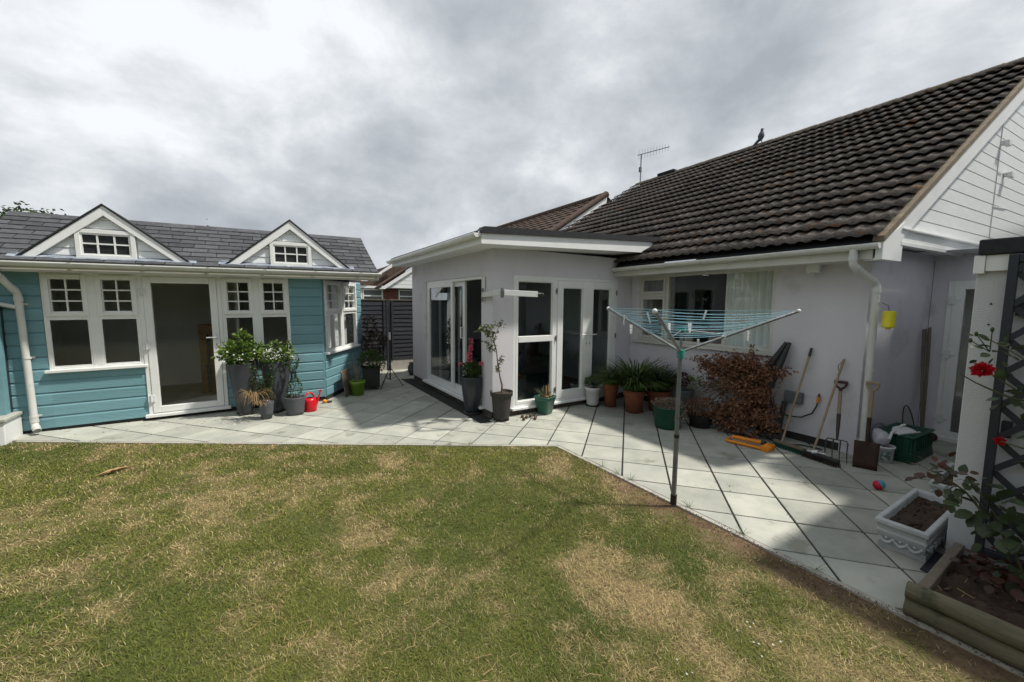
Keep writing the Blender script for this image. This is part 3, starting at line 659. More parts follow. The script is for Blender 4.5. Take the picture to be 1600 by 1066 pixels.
gbox(mb, .36, 7.6, 2.375, 2.42, .022, .085); gbox(mb, .36, 7.6, 2.42, 2.455, .022, .075); gbox(mb, .36, 7.6, 2.455, 2.54, .022, .060); gbox(mb, .36, 7.6, 2.54, 2.56, .022, .095)
mb.build('gable_base_trim', M_white, bun, bevel=.004)
# fittings on the gable
for (a, zz_) in ((3.35, 3.98), (3.62, 3.60)):
    mb = MB(); gbox(mb, a-.03, a+.03, zz_-.03, zz_+.03, .02, .05); gbox(mb, a-.02, a+.09, zz_-.045, zz_+.03, .05, .10); mb.build('gable_floodlight', M_whitepot, bun, bevel=.008)
cb = MB()
for (a, b) in (((3.33, 4.6), (3.30, 2.62)), ((3.30, 3.13), (3.85, 3.16)), ((3.52, 3.60), (3.33, 3.6))):
    cb.tube([gp(a[0], a[1], .024), gp(b[0], b[1], .024)], .005, 5)
cb.build('gable_cable', M_whitepot, bun)
# security light under the eaves
sl = thing('security_light', 'small white security light under the gutter above the leaning brooms', 'light', (5.79, 2.25, 2.20))
mb = MB(); mb.box(-.05, .0, -.035, .035, -.03, .03); mb.build('mount', M_whitepot, sl, bevel=.004)
mb = MB(); mb.box(-.12, -.05, -.07, .07, -.07, .03); mb.build('lamp_head', M_whitepot, sl, bevel=.012)
mb = MB(); mb.tube([(-.09, 0, -.07), (-.10, 0, -.10)], [.035, .025], 10); mb.build('sensor', M_upvc_cream, sl)
# aerial on the ridge
aer = thing('tv_aerial', 'thin rooftop television aerial on a mast at the far end of the ridge', 'aerial', (9.77, 8.50, 5.30))
mb = MB(); mb.tube([(0, 0, 0), (0, 0, .86)], .017, 7); mb.build('mast', M_steel, aer)
mb = MB(); mb.tube([(-.10, .05, .84), (.75, -.40, 1.12)], .014, 6); mb.build('boom', M_steel, aer)
for i in range(11):
    t = i/10; p = Vector((-.06, .03, .85)).lerp(Vector((.72, -.38, 1.11)), t); h_ = .15-.05*t
    mb = MB(); mb.tube([p-Vector((0, 0, h_)), p+Vector((0, 0, h_))], .0045, 4); mb.build('director_rod', M_steel, aer)
mb = MB(); mb.box(-.05, .01, -.03, .03, .36, .50); mb.build('amplifier_box', M_greyplastic, aer)
# pigeon on the ridge
pg = thing('pigeon', 'grey pigeon perched on the ridge of the brown tiled roof', 'bird', (9.90, 5.15, 5.47))
mb = MB()
body = [((-.02, .0, .02), .012), ((-.015, .0, .07), .05), ((0, 0, .13), .068), ((.015, 0, .19), .055), ((.02, 0, .24), .032), ((.02, 0, .275), .028), ((.018, 0, .305), .018)]
mb.tube([b[0] for b in body], [b[1] for b in body], 12); mb.tube([(-.02, .03, .05), (-.03, .12, -.03), (-.03, .17, -.07)], [.035, .028, .012], 8)
mb.build('body', mat('pigeon_plumage', (.05, .06, .075), (.09, .10, .12), 20, .8), pg)
mb = MB(); mb.tube([(.02, -.02, .285), (.02, -.06, .275)], [.010, .002], 6); mb.build('beak', M_darkmetal, pg)
mb = MB(); mb.tube([(.0, -.01, .04), (0, -.02, -.02)], .005, 5); mb.tube([(.03, -.01, .04), (.03, -.02, -.02)], .005, 5); mb.build('legs', M_rust, pg)

# ================================================================== garden room extension
EO = Vector((2.88, 5.15, 0))
ext = thing('garden_room', 'flat roofed lilac garden room with white sliding and french doors', 'extension', tuple(EO))
PF = lambda a, z, d: (a-EO.x, -d, z); PE = lambda a, z, d: (-d, a-EO.y, z)
wall(PF, 3.10, 5.79, .10, 2.54, .2, [(3.24, 5.43, .0, 2.15)]).build('front_wall', M_render, ext)
wall(PE, 5.15, 8.83, .10, 2.54, .22, [(5.50, 7.96, .13, 2.15)]).build('left_wall', M_render, ext)
mb = MB(); mb.box(.22, 5.6, 3.46, 3.68, .1, 2.54); mb.build('rear_wall', M_render, ext)
# brick plinths, brick by brick where it shows
def bricks(P, a0, a1, par, n, z0=.0, z1=.10):
    mb = MB(); pbox(mb, P, a0, a1, -.02, z1, -.19, -.014); mb.build('plinth_core', M_joint, par)
    me = None; L_ = (a1-a0)/n
    for i in range(n):
        b = MB(); a = a0+i*L_; pbox(b, P, a+.004, a+L_-.004, z0+.004, z1-.012, -.03, -.004+U(-.002, .002)); b.build('brick', M_greybrick, par)
bricks(PF, 2.90, 5.76, ext, 13); bricks(PE, 5.17, 8.80, ext, 16)
# sliding door, left face
mb = MB(); frame(mb, 5.50, 7.96, .13, 2.15, .05, .10, lambda a, z, d: PE(a, z, d-.12)); sd_ = mb.build('sliding_door', M_upvc, ext, bevel=.004)
mb = MB(); pbox(mb, PE, 5.42, 8.04, .085, .128, -.12, .07); mb.build('door_sill', M_upvc, sd_, bevel=.005)
mb = MB(); frame(mb, 6.66, 7.91, .18, 2.10, .085, .045, lambda a, z, d: PE(a, z, d-.065)); mb.build('fixed_leaf', M_upvc, sd_, bevel=.004)
mb = MB(); pbox(mb, PE, 6.745, 7.825, .265, 2.015, -.048, -.042); mb.build('pane', M_glass_dark, sd_)
mb = MB(); frame(mb, 6.26, 7.45, .18, 2.10, .085, .042, lambda a, z, d: PE(a, z, d-.112)); mb.build('sliding_leaf', M_upvc, sd_, bevel=.004)
mb = MB(); pbox(mb, PE, 6.345, 7.365, .265, 2.015, -.098, -.092); mb.build('pane', M_glass_dark, sd_)
mb = MB()
for z0_, z1_ in ((1.12, 1.14), (1.30, 1.32)): pbox(mb, PE, 6.285, 6.315, z0_, z1_, -.07, -.01)
pbox(mb, PE, 6.283, 6.317, 1.12, 1.32, -.022, -.008); pbox(mb, PE, 6.29, 6.31, 1.0, 1.03, -.07, -.055); mb.build('door_handle', M_upvc, sd_, bevel=.004)
# front: side light and french doors
mb = MB(); frame(mb, 3.24, 5.43, .12, 2.15, .045, .07, lambda a, z, d: PF(a, z, d-.07)); pbox(mb, PF, 4.02, 4.075, .165, 2.105, -.07, 0); ff = mb.build('door_frame', M_upvc, ext, bevel=.004)
mb = MB(); pbox(mb, PF, 3.20, 5.47, .085, .120, -.07, .065); mb.build('door_sill', M_upvc, ff, bevel=.005)
casement(ext, PF, 3.285, 4.02, 1.175, 2.105, .040, -.055, .004, None, name='side_light', gm=M_glass_dark)
casement(ext, PF, 3.285, 4.02, .165, 1.175, .040, -.055, .004, None, name='side_light', gm=M_glass_dark)
mb = MB(); pbox(mb, PF, 3.33, 3.98, 1.13, 1.22, -.04, .008); mb.build('transom', M_upvc, ff, bevel=.004)
for (a0, a1, hx_, hd) in ((4.078, 4.735, 4.70, -1), (4.737, 5.383, 4.775, 1)):
    dn = casement(ext, PF, a0, a1, .168, 2.102, .115, -.055, .010, None, name='french_door', gm=M_glass_dark)
    h = MB(); pbox(h, PF, hx_-.014, hx_+.014, 1.02, 1.26, .010, .020); h.tube([PF(hx_, 1.21, .018), PF(hx_, 1.21, .05), PF(hx_-.0 + hd*.13, 1.21, .05)], .009, 6); h.build('door_handle', M_whitepot, dn)
    h = MB(); pbox(h, PF, hx_-.006, hx_+.006, 1.05, 1.075, .020, .024); h.build('keyhole', M_darkmetal, dn)
for a in (4.05, 5.405):
    for z in (.32, 1.17, 1.93):
        h = MB(); h.tube([PF(a, z-.045, .012), PF(a, z+.045, .012)], .011, 8); pbox(h, PF, a-.02, a+.02, z-.012, z+.012, .0, .012); h.build('hinge', M_steel, ff)
# room inside
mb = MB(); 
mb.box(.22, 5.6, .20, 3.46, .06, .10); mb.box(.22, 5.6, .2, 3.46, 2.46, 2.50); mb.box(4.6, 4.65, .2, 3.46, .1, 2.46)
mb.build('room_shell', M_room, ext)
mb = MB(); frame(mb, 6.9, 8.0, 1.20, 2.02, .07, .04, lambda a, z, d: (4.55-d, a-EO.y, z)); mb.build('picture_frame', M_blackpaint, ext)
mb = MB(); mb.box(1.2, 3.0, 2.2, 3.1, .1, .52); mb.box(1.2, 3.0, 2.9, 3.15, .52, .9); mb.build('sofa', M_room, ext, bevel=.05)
curtain(PE, 7.55, 7.8, .2, 2.05, -.32, M_curtain, ext, .02, 14)
# flat roof: white fascia, black felt edge, soffit
def rz(x): return 2.650+(x-2.48)*.0535
def rzb(x): return 2.502+(x-2.48)*.036
X0, Y0, Y1 = 2.48, 4.75, 8.98
def slabpoly(y): return [(X0-EO.x, y-EO.y, rzb(X0)), (5.66-EO.x, y-EO.y, rzb(5.66)), (6.00-EO.x, y-EO.y, rz(6.0)), (X0-EO.x, y-EO.y, rz(X0))]
mb = MB(); mb.prism(slabpoly(Y0), Vector((0, .03, 0))); mb.build('front_fascia', M_white, ext, bevel=.003)
mb = MB(); mb.box(X0+.002-EO.x, X0+.03-EO.x, Y0+.03-EO.y, Y1-EO.y, 2.502, 2.648); mb.build('side_fascia', M_white, ext, bevel=.003)
mb = MB(); mb.prism([(X0+.03-EO.x, Y0+.03-EO.y, 2.508), (5.80-EO.x, Y0+.03-EO.y, rzb(5.8)), (5.80-EO.x, Y0+.03-EO.y, rzb(5.8)+.008), (X0+.03-EO.x, Y0+.03-EO.y, 2.516)], Vector((0, Y1-Y0-.05, 0))); mb.build('soffit', M_white, ext)
mb = MB(); mb.prism([(X0-.02-EO.x, Y0-.028-EO.y, rz(X0)-.012), (6.12-EO.x, Y0-.028-EO.y, rz(6.12)-.012), (6.12-EO.x, Y0-.028-EO.y, rz(6.12)+.07), (X0+.03-EO.x, Y0-.028-EO.y, rz(X0)+.075), (X0-.03-EO.x, Y0-.028-EO.y, rz(X0)+.01)], Vector((0, .14, 0))); mb.build('felt_edge', M_blackfelt, ext)
mb = MB(); mb.prism([(X0+.0-EO.x, Y0+.10-EO.y, rz(X0)), (6.05-EO.x, Y0+.10-EO.y, rz(6.05)), (6.05-EO.x, Y0+.10-EO.y, rz(6.05)+.045), (X0+.05-EO.x, Y0+.10-EO.y, rz(X0)+.06), (X0-.03-EO.x, Y0+.1-EO.y, rz(X0)+.02)], Vector((0, Y1-Y0-.1, 0))); mb.build('felt_roof', M_blackfelt, ext)
gutter(ext, (2.415-EO.x, 4.74-EO.y, 2.635), (2.415-EO.x, 9.0-EO.y, 2.62), .055, 6, out=(-1, 0), m=M_upvc)
mb = MB(); mb.box(2.44-EO.x, 2.47-EO.x, 4.745-EO.y, 4.76-EO.y, 2.6, 2.66); mb.build('gutter_end_stop', M_upvc, ext)
gs = MB(); gs.box(2.62, 2.872, 5.12, 8.9, -.02, .006); gs.box(2.62, 2.80, 5.02, 5.12, -.02, .006)
tag(gs.build('gravel_strip', M_joint), 'dark gravel drainage strip along the garden room wall', 'strip', kind='structure')

# ================================================================== wall mounted airer
ar = thing('clothes_airer_arm', 'grey and white folding awning arm fixed to the garden room corner', 'wall bracket', (2.87, 5.39, 1.85))
mb = MB(); mb.box(-.022, 0, -.028, .028, -.09, .27); mb.build('wall_plate', M_whitepot, ar, bevel=.004)
mb = MB(); mb.tube([(-.03, 0, -.10), (-.03, 0, .10)], .018, 8); mb.build('hinge_pin', M_steel, ar)
mb = MB(); 
def bar(mb, a, b, h, w):
    a, b = Vector(a), Vector(b); d = (b-a).normalized(); s_ = Vector((-d.y, d.x, 0)).normalized()*w/2; u_ = Vector((0, 0, h/2))
    vs = [a-s_-u_, a+s_-u_, a+s_+u_, a-s_+u_, b-s_-u_, b+s_-u_, b+s_+u_, b-s_+u_]; mb.add(vs, [(0, 1, 2, 3), (7, 6, 5, 4), (0, 4, 5, 1), (1, 5, 6, 2), (2, 6, 7, 3), (3, 7, 4, 0)]); return mb
bar(mb, (-.03, 0, 0), (-.20, -.83, .02), .075, .035); mb.build('inner_arm', M_gutter, ar, bevel=.004)
mb = MB(); mb.tube([(-.20, -.86, -.05), (-.20, -.86, .075)], .022, 8); mb.build('elbow', M_steel, ar)
mb = MB(); bar(mb, (-.19, -.89, .015), (.25, -1.02, .0), .075, .035); mb.build('outer_arm', M_whitepot, ar, bevel=.004)
mb = MB(); mb.tube([(.25, -1.02, .0), (.30, -1.03, 0)], .022, 8); mb.tube([(.30, -1.03, .0), (.34, -1.04, 0)], [.03, .012], 8); mb.build('end_cap', M_blackpot, ar)
# ================================================================== blue summerhouse
shed = thing('summerhouse', 'blue boarded summerhouse with white windows and two white gablets', 'summerhouse', (-1.0, 7.6, .02))
shed.rotation_euler = (0, -R(.7), 0)
PS = lambda a, z, d: (a+1.0, -d, z)
FD = Vector((.55, .835, 0)).normalized(); FN = Vector((FD.y, -FD.x, 0)); F0 = Vector((.9+1.0, 0, 0)); FL = 1.66
PFc = lambda a, z, d: tuple(F0+FD*a+FN*d+Vector((0, 0, z)))
NB = 13; Z0b = .035; hb = (2.085-Z0b)/NB
def boards(P, segs):
    for j in range(NB):
        z0 = Z0b+j*hb
        for (a0, a1, y0, y1) in segs:
            if z0+hb*.5 < y0 or z0+hb*.5 > y1: continue
            zt = min(z0+hb, y1+.0) if z0+hb > y1 else z0+hb
            mb = MB(); prof = [(.0, z0), (.019, z0+.001), (.021, z0+.006), (.021, zt-.034), (.017, zt-.024), (.008, zt-.010), (.006, zt), (0, zt)]
            n = len(prof); vs = [P(a0, z, d) for d, z in prof]+[P(a1, z, d) for d, z in prof]
            mb.add(vs, [tuple(range(n))[::-1], tuple(range(n, 2*n))]+[(i, (i+1) % n, n+(i+1) % n, n+i) for i in range(n)])
            mb.build('cladding_board', M_teal, shed)
boards(PS, [(-3.4, -2.365, 0, 3), (-2.365, -1.425, 0, .79), (-.485, .42, 0, .77), (.42, .885, 0, 3)])
boards(PFc, [(.015, .07, 0, 3), (.07, 1.42, 0, .80), (1.42, FL, 0, 3)])
mb = MB(); mb.box(1.885, 1.915, -.022, .0, .03, 2.085); mb.build('corner_trim', M_teal, shed)
wl_ = wall(PS, -3.4, .9, -.02, 2.12, .08, [(-2.36, -1.43, .79, 2.06), (-1.42, -.49, .03, 2.09), (-.485, .415, .77, 2.06)]); wl_.build('wall', M_blackfelt, shed)
wl_ = wall(PFc, 0, FL, -.02, 2.12, .08, [(.08, 1.41, .79, 2.06)]); wl_.build('wall', M_blackfelt, shed)
mb = MB(); pbox(mb, PS, -3.4, .92, -.06, .036, -.05, .004); pbox(mb, PFc, -.01, FL, -.08, .036, -.05, .004); mb.build('dark_plinth', M_joint, shed)
# three pairs of windows: outer frame, top hung sash with glazing bars, fixed light
def shed_window(P, a0, a1, z0, z1, gm=M_glass, cur=None):
    mb = MB(); frame(mb, a0, a1, z0, z1, .03, .07, lambda a, z, d: P(a, z, d-.045)); am = (a0+a1)/2
    pbox(mb, P, am-.05, am+.05, z0+.03, z1-.03, -.045, .025); zt = z0+(z1-z0)*.545
    for (b0, b1) in ((a0+.03, am-.05), (am+.05, a1-.03)): pbox(mb, P, b0, b1, zt-.02, zt+.02, -.045, .022)
    w = mb.build('window', M_upvc, shed, bevel=.004)
    for (b0, b1) in ((a0+.03, am-.05), (am+.05, a1-.03)):
        casement(w, P, b0-.008, b1+.008, zt+.012, z1-.022, .052, -.03, .040, (2, 3), name='opening_sash', gm=gm)
        p = MB(); frame(p, b0, b1, z0+.03, zt-.02, .018, .02, lambda a, z, d: P(a, z, d)); pbox(p, P, b0+.016, b1-.016, z0+.045, zt-.036, -.014, -.009)
        q_ = MB(); frame(q_, b0, b1, z0+.03, zt-.02, .018, .02, lambda a, z, d: P(a, z, d)); q_.build('glazing_bead', M_upvc, w)
        q_ = MB(); pbox(q_, P, b0+.016, b1-.016, z0+.045, zt-.036, -.014, -.009); q_.build('pane', gm, w)
        v_ = MB(); pbox(v_, P, b0+.04, b1-.04, z1-.020, z1-.006, .026, .036); v_.build('trickle_vent', M_upvc_cream, w)
    s_ = MB(); pbox(s_, P, a0-.035, a1+.03, z0-.036, z0+.002, -.03, .075); s_.build('window_sill', M_upvc, shed, bevel=.005)
    return w
shed_window(PS, -2.36, -1.425, .80, 2.065)
shed_window(PS, -.487, .42, .775, 2.065)
shed_window(PFc, .075, 1.415, .80, 2.065)
# glazed door
mb = MB(); frame(mb, -1.425, -.487, .03, 2.09, .048, .09, lambda a, z, d: PS(a, z, d-.055)); sdr = mb.build('door', M_upvc, shed, bevel=.004)
mb = MB(); frame(mb, -1.375, -.537, .085, 2.04, .088, .06, lambda a, z, d: PS(a, z, d-.015)); mb.build('door_leaf', M_upvc, sdr, bevel=.005)
mb = MB(); pbox(mb, PS, -1.29, -.622, .17, 1.955, .0, .006); mb.build('pane', M_glass, sdr)
mb = MB(); pbox(mb, PS, -1.46, -.455, .028, .072, -.02, .085); mb.build('door_sill', M_upvc, sdr, bevel=.005)
for z in (.30, 1.06, 1.83):
    mb = MB(); pbox(mb, PS, -1.42, -1.345, z-.045, z+.045, .036, .058); mb.tube([PS(-1.385, z-.05, .058), PS(-1.385, z+.05, .058)], .012, 8); mb.build('hinge', M_whitepot, sdr)
mb = MB(); pbox(mb, PS, -.59, -.565, 1.0, 1.22, .044, .056); mb.tube([PS(-.578, 1.15, .05), PS(-.578, 1.15, .09), PS(-.70, 1.15, .09)], .010, 6); mb.build('door_handle', M_whitepot, sdr)
mb = MB(); pbox(mb, PS, -.583, -.573, 1.03, 1.055, .056, .060); mb.build('keyhole', M_darkmetal, sdr)
# inside
mb = MB(); mb.prism([(-2.0, .08, .03), (1.82, .08, .03), (2.62, 1.32, .03), (2.62, 2.55, .03), (-2.0, 2.55, .03)], (0, 0, .03)); mb.build('floor', M_floor, shed)
mb = MB(); mb.box(-2.0, 2.6, 2.5, 2.55, .06, 2.1); mb.box(-2.0, -1.95, .08, 2.5, .06, 2.1); mb.box(2.55, 2.6, 1.5, 2.5, .06, 2.1); mb.box(.64, .68, .9, 2.5, .06, 2.1); mb.build('inner_wall', M_roomlight, shed)
mb = MB(); mb.prism([(-2.0, .08, 2.1), (1.82, .08, 2.1), (2.62, 1.32, 2.1), (2.6, 2.55, 2.1), (-2.0, 2.55, 2.1)], (0, 0, .03)); mb.build('ceiling', M_roomlight, shed)
mb = MB(); mb.box(.06, .30, 1.3, 1.6, .06, 1.28); mb.build('cupboard', mat('varnished_pine', (.22, .11, .05), (.16, .08, .035), 5, .5), shed)
mb = MB(); mb.tube([(.18, 1.12, .1), (.20, 1.25, 1.1)], .022, 7); mb.tube([(.18, 1.13, .2), (.19, 1.17, .58)], [.02, .045], 8); mb.build('furled_umbrella', mat('navy_cloth', (.02, .03, .07), None, 6, .8), shed)
curtain(PFc, .12, .62, .82, 2.0, -.15, M_curtain, shed, .012, 30); curtain(PFc, .8, 1.35, .82, 2.0, -.18, M_curtain, shed, .012, 30)
# roof
ry0, rz0, ry1, rz1 = -.33, 2.185, 1.00, 2.935      # local front eave and ridge
rx0, rx1 = -1.90, 2.80
mb = MB(); mb.add([(rx0, ry0, rz0), (rx1, ry0, rz0), (rx1, ry1, rz1), (rx0, ry1, rz1), (rx0, 2.9, 1.95), (rx1, 2.9, 1.95)], [(0, 1, 2, 3), (3, 2, 5, 4)])
mb.add([(rx1-.25, 0, 2.1), (rx1-.25, 2.6, 2.1), (rx1-.25, ry1, rz1-.03)], [(0, 1, 2)]); mb.add([(rx0+.25, 0, 2.1), (rx0+.25, 2.6, 2.1), (rx0+.25, ry1, rz1-.03)], [(0, 1, 2)])
mb.build('roof_felt', M_blackfelt, shed)
sl_ = Vector((0, ry1-ry0, rz1-rz0)); SLn = sl_.normalized(); SNn = Vector((0, -SLn.z, SLn.y)); nrow = 10; rh = sl_.length/nrow; shw = .305
def smesh(w):
    m_ = MB(); m_.add([(.006, .004, -.004), (w-.006, .004, -.004), (w-.006, .004, .012), (.006, .004, .012), (w-.006, rh+.004, .001), (.006, rh+.004, .001)], [(0, 1, 2, 3), (3, 2, 4, 5), (0, 3, 5), (1, 4, 2)]); return m_.mesh('shingle', M_shingle)
sm_full = smesh(shw)
DORM = [(-2.44, -.82, -1.66, 2.93), (-.375, 1.325, .475, 2.95)]       # x0, x1, apex x, apex z (world)
for j in range(nrow):
    y, z = (Vector((0, ry0, rz0))+sl_*(j/nrow))[1:]
    off = -(j % 2)*shw*.5-(j*37 % 11)*.006; x = rx0+off
    while x < rx1:
        w0, w1 = max(x, rx0), min(x+shw, rx1)
        if w1-w0 > .03:
            me_ = sm_full if w1-w0 > shw-.01 else smesh(w1-w0)
            M = Matrix(((1, 0, 0, w0), (0, SLn.y, SNn.y, y), (0, SLn.z, SNn.z, z+.004+U(0, .0015)), (0, 0, 0, 1)))
            inside = False
            for (d0_, d1_, xa, za) in DORM:
                c_ = (w0+w1)/2-1.0; h_ = (za-2.25)*(1-abs(c_-xa)/((d1_-d0_)/2))
                if z > 2.30 and z+.08 < 2.25+h_ - .12: inside = True
            if not inside: inst(me_, 'shingle', shed, M)
        x += shw
mb = MB()
for i in range(16):
    x = rx0+i*(rx1-rx0)/16; b = MB(); w_ = (rx1-rx0)/16
    b.add([(x, ry1-.10, rz1-.045), (x+w_, ry1-.10, rz1-.045), (x+w_, ry1, rz1+.020), (x, ry1, rz1+.020), (x+w_, ry1+.1, rz1-.04), (x, ry1+.1, rz1-.04)], [(0, 1, 2, 3), (3, 2, 4, 5)]); b.build('ridge_shingle', M_shingle, shed)
mb = MB(); mb.box(rx0, rx1-.01, ry0+.03, ry0+.05, rz0-.13, rz0+.005); mb.build('fascia', M_upvc_cream, shed, bevel=.003)
mb = MB(); mb.box(rx0, rx1-.01, ry0+.05, .0, rz0-.12, rz0-.105); mb.build('soffit', M_white, shed)
for y0_, y1_, za, zb in ((ry0, ry1, rz0, rz1), (ry1, 2.9, rz1, 1.95)):
    mb = MB(); mb.prism([(rx1, y0_, za-.13), (rx1, y1_, zb-.13), (rx1, y1_, zb-.006), (rx1, y0_, za-.006)], (-.02, 0, 0)); mb.build('bargeboard', M_white, shed)
gutter(shed, (rx0-.1, ry0-.055, rz0-.015), (rx1+.03, ry0-.055, rz0-.015), .056, 7)
pipe(shed, [(-1.98, -.30, 2.12), (-1.62, -.36, 2.08), (-1.60, -.36, 2.02), (-1.54, -.075, 1.80), (-1.53, -.07, .10), (-1.47, -.20, .055)], .036, clips=[(-1.535, -.07, 1.66), (-1.53, -.07, .98), (-1.53, -.07, .22)], clipdir=(0, 1))
pipe(shed, [(-1.9, -.09, 1.72), (-1.56, -.075, 1.62)], .026, name='overflow_pipe')
# gablets
for (d0_, d1_, xa, za) in DORM:
    yf = -.20; zb = 2.235; x0, x1, xa = d0_+1, d1_+1, xa+1
    dm = bpy.data.objects.new('gablet', None); COL.objects.link(dm); dm.parent = shed; dm.empty_display_size = .1
    mb = MB(); mb.prism([(x0+.10, yf+.03, zb), (x1-.10, yf+.03, zb), (xa, yf+.03, za-.09)], (0, .02, 0)); mb.build('gablet_backing', M_clad, dm)
    bz = zb+.04
    slope = (za-zb)/(xa-x0)
    bz = zb+.015
    for k in range(6):
        zt = min((zb+.145, zb+.28, zb+.41, zb+.52, zb+.60, zb+.7)[k], za-.085)
        if zt-bz < .02: break
        lft = lambda z: x0+.10+(z-zb)/slope; rgt = lambda z: x1-.10-(z-zb)/slope
        wx0, wx1, wz0, wz1 = xa-.305, xa+.305, zb, zb+.41
        segs = [(lft(bz), lft(zt), wx0, wx0), (wx1, wx1, rgt(bz), rgt(zt))] if bz < wz1-.01 else [(lft(bz), lft(zt), rgt(bz), rgt(zt))]
        for (a, b, c, d) in segs:
            if c-a < .02: continue
            m_ = MB(); bb = min(b, d)
            m_.prism([(a, yf+.012, bz), (c, yf+.012, bz), (max(d, bb), yf+.022, zt-.008), (bb, yf+.022, zt-.008)], (0, .012, 0)); m_.build('gablet_board', M_clad, dm)
        bz = zt
    mb = MB(); PW = lambda a, z, d: (a, yf-d, z)
    wn_ = MB(); frame(wn_, xa-.29, xa+.29, zb+.01, zb+.385, .050, .05, lambda a, z, d: PW(a, z, d-.02)); wn_.build('gablet_window_frame', M_upvc, dm, bevel=.004)
    w2 = MB(); frame(w2, xa-.240, xa+.240, zb+.060, zb+.335, .018, .038, lambda a, z, d: PW(a, z, d-.02))
    for i in (1, 2): pbox(w2, PW, xa-.245+.49*i/3-.009, xa-.245+.49*i/3+.009, zb+.08, zb+.33, -.01, .016)
    pbox(w2, PW, xa-.23, xa+.23, zb+.196, zb+.214, -.01, .014); w2.build('glazing_bars', M_upvc, dm)
    w3 = MB(); pbox(w3, PW, xa-.23, xa+.23, zb+.08, zb+.33, -.006, -.003); w3.build('gablet_pane', mat('dark_pane', (.016, .018, .018), (.03, .031, .03), 9, .25, spec=.25), dm)
    for sgn in (-1, 1):
        xe = x0 if sgn < 0 else x1; dx_ = xa-xe
        b = MB(); wdt = .125
        b.prism([(xe, yf-.04, zb), (xe+dx_*.16, yf-.04, zb), (xa, yf-.04, za-wdt), (xa, yf-.04, za)], (0, .028, 0)); b.build('gablet_bargeboard', M_white, dm, bevel=.003)
        t = MB(); t.prism([(xe-sgn*-.03, yf-.055, zb-.015), (xa, yf-.055, za+.006), (xa, yf-.055, za+.026), (xe-sgn*-.03, yf-.055, zb+.006)], (0, 1.35, 0)); t.build('gablet_roof', M_blackfelt, dm)
    le = MB(); lx0, lx1 = x0-.10, x1+.09
    def onroof(y): return rz0+(y-ry0)*(rz1-rz0)/(ry1-ry0)+.014
    n_ = 26; vs = []
    for i in range(n_+1):
        x = lx0+(lx1-lx0)*i/n_
        for yy in (-.265+U(-.005, .005), -.16): vs.append((x, yy, onroof(yy)+U(0, .004)))
    le.add(vs, [(2*i, 2*i+2, 2*i+3, 2*i+1) for i in range(n_)], True); le.build('lead_flashing', M_lead, dm)
# neighbouring blue lean-to at the far left: flat frame with dark glass, stood on a white step
lt_ = thing('blue_store', 'blue framed glazed store at the extreme left beside the downpipe', 'store', (-2.72, 7.40, 0))
mb = MB(); mb.box(-1.2, .0, .0, .12, .30, .75); mb.box(-.075, 0, .0, .12, .75, 1.60); mb.box(-1.2, 0, 0, .12, 1.60, 1.66); mb.build('frame', M_teal, lt_)
mb = MB(); mb.box(-1.2, -.075, .05, .06, .75, 1.6); mb.build('pane', M_glass_dark, lt_)
mb = MB(); mb.box(-1.2, .0, .12, 1.2, .30, 1.62); mb.build('body', M_blackpaint, lt_)
stp = MB(); stp.box(-4.2, -2.655, 7.16, 7.58, -.06, .262); o = stp.build('low_rendered_step', M_white, bevel=.01); tag(o, 'low white rendered step with a stone top at the extreme left', 'step')
cp = MB(); cp.box(-4.22, -2.635, 7.14, 7.6, .262, .30); cp.build('coping_slab', M_slab, o, bevel=.006)

# ================================================================== fence
fen = thing('black_fence', 'black stained overlap board fence between summerhouse and garden room', 'fence', (2.7, 10.3, 0))
for px0 in (-1.96, -.08, 1.80-1.88*0):
    pass
posts = [-1.02, .86, 2.72, 4.58]
for x in posts:
    mb = MB(); mb.box(x-2.7-.045, x-2.7+.045, -.03, .03, -.05, 1.80); mb.build('post', M_fence, fen, bevel=.006)
for a, b in zip(posts[:-1], posts[1:]):
    a, b = a-2.7+.05, b-2.7-.05
    mb = MB(); mb.box(a, b, -.02, .02, .0, .26); mb.build('gravel_board', M_concrete, fen, bevel=.004, label='pale concrete gravel board')
    k = 14; z = .27
    for i in range(k):
        h_ = 1.50/k; mb = MB(); n = 10; vs = []
        wob = U(0, 6)
        for s in range(n+1):
            x = a+(b-a)*s/n; w_ = .006*math.sin(s*.8+wob)
            vs += [(x, -.018, z+w_-.012), (x, -.026, z+w_-.010), (x, -.008, z+h_+.012), (x, 0, z+h_+.012)]
        fs = []
        for s in range(n):
            o_ = 4*s; fs += [(o_, o_+4, o_+5, o_+1), (o_+1, o_+5, o_+6, o_+2), (o_+2, o_+6, o_+7, o_+3)]
        mb.add(vs, fs); mb.build('overlap_board', M_fence, fen); z += h_
    mb = MB(); mb.box(a, b, -.03, .03, 1.78, 1.805); mb.build('capping_rail', M_oldwood, fen)
    mb = MB(); mb.box(a, b, .005, .03, .27, 1.78); mb.build('back_panel', M_fence, fen)
    for x in (a+.05, b-.05):
        mb = MB(); mb.box(x-.02, x+.02, -.045, -.028, .27, 1.78); mb.build('batten', M_fence, fen)

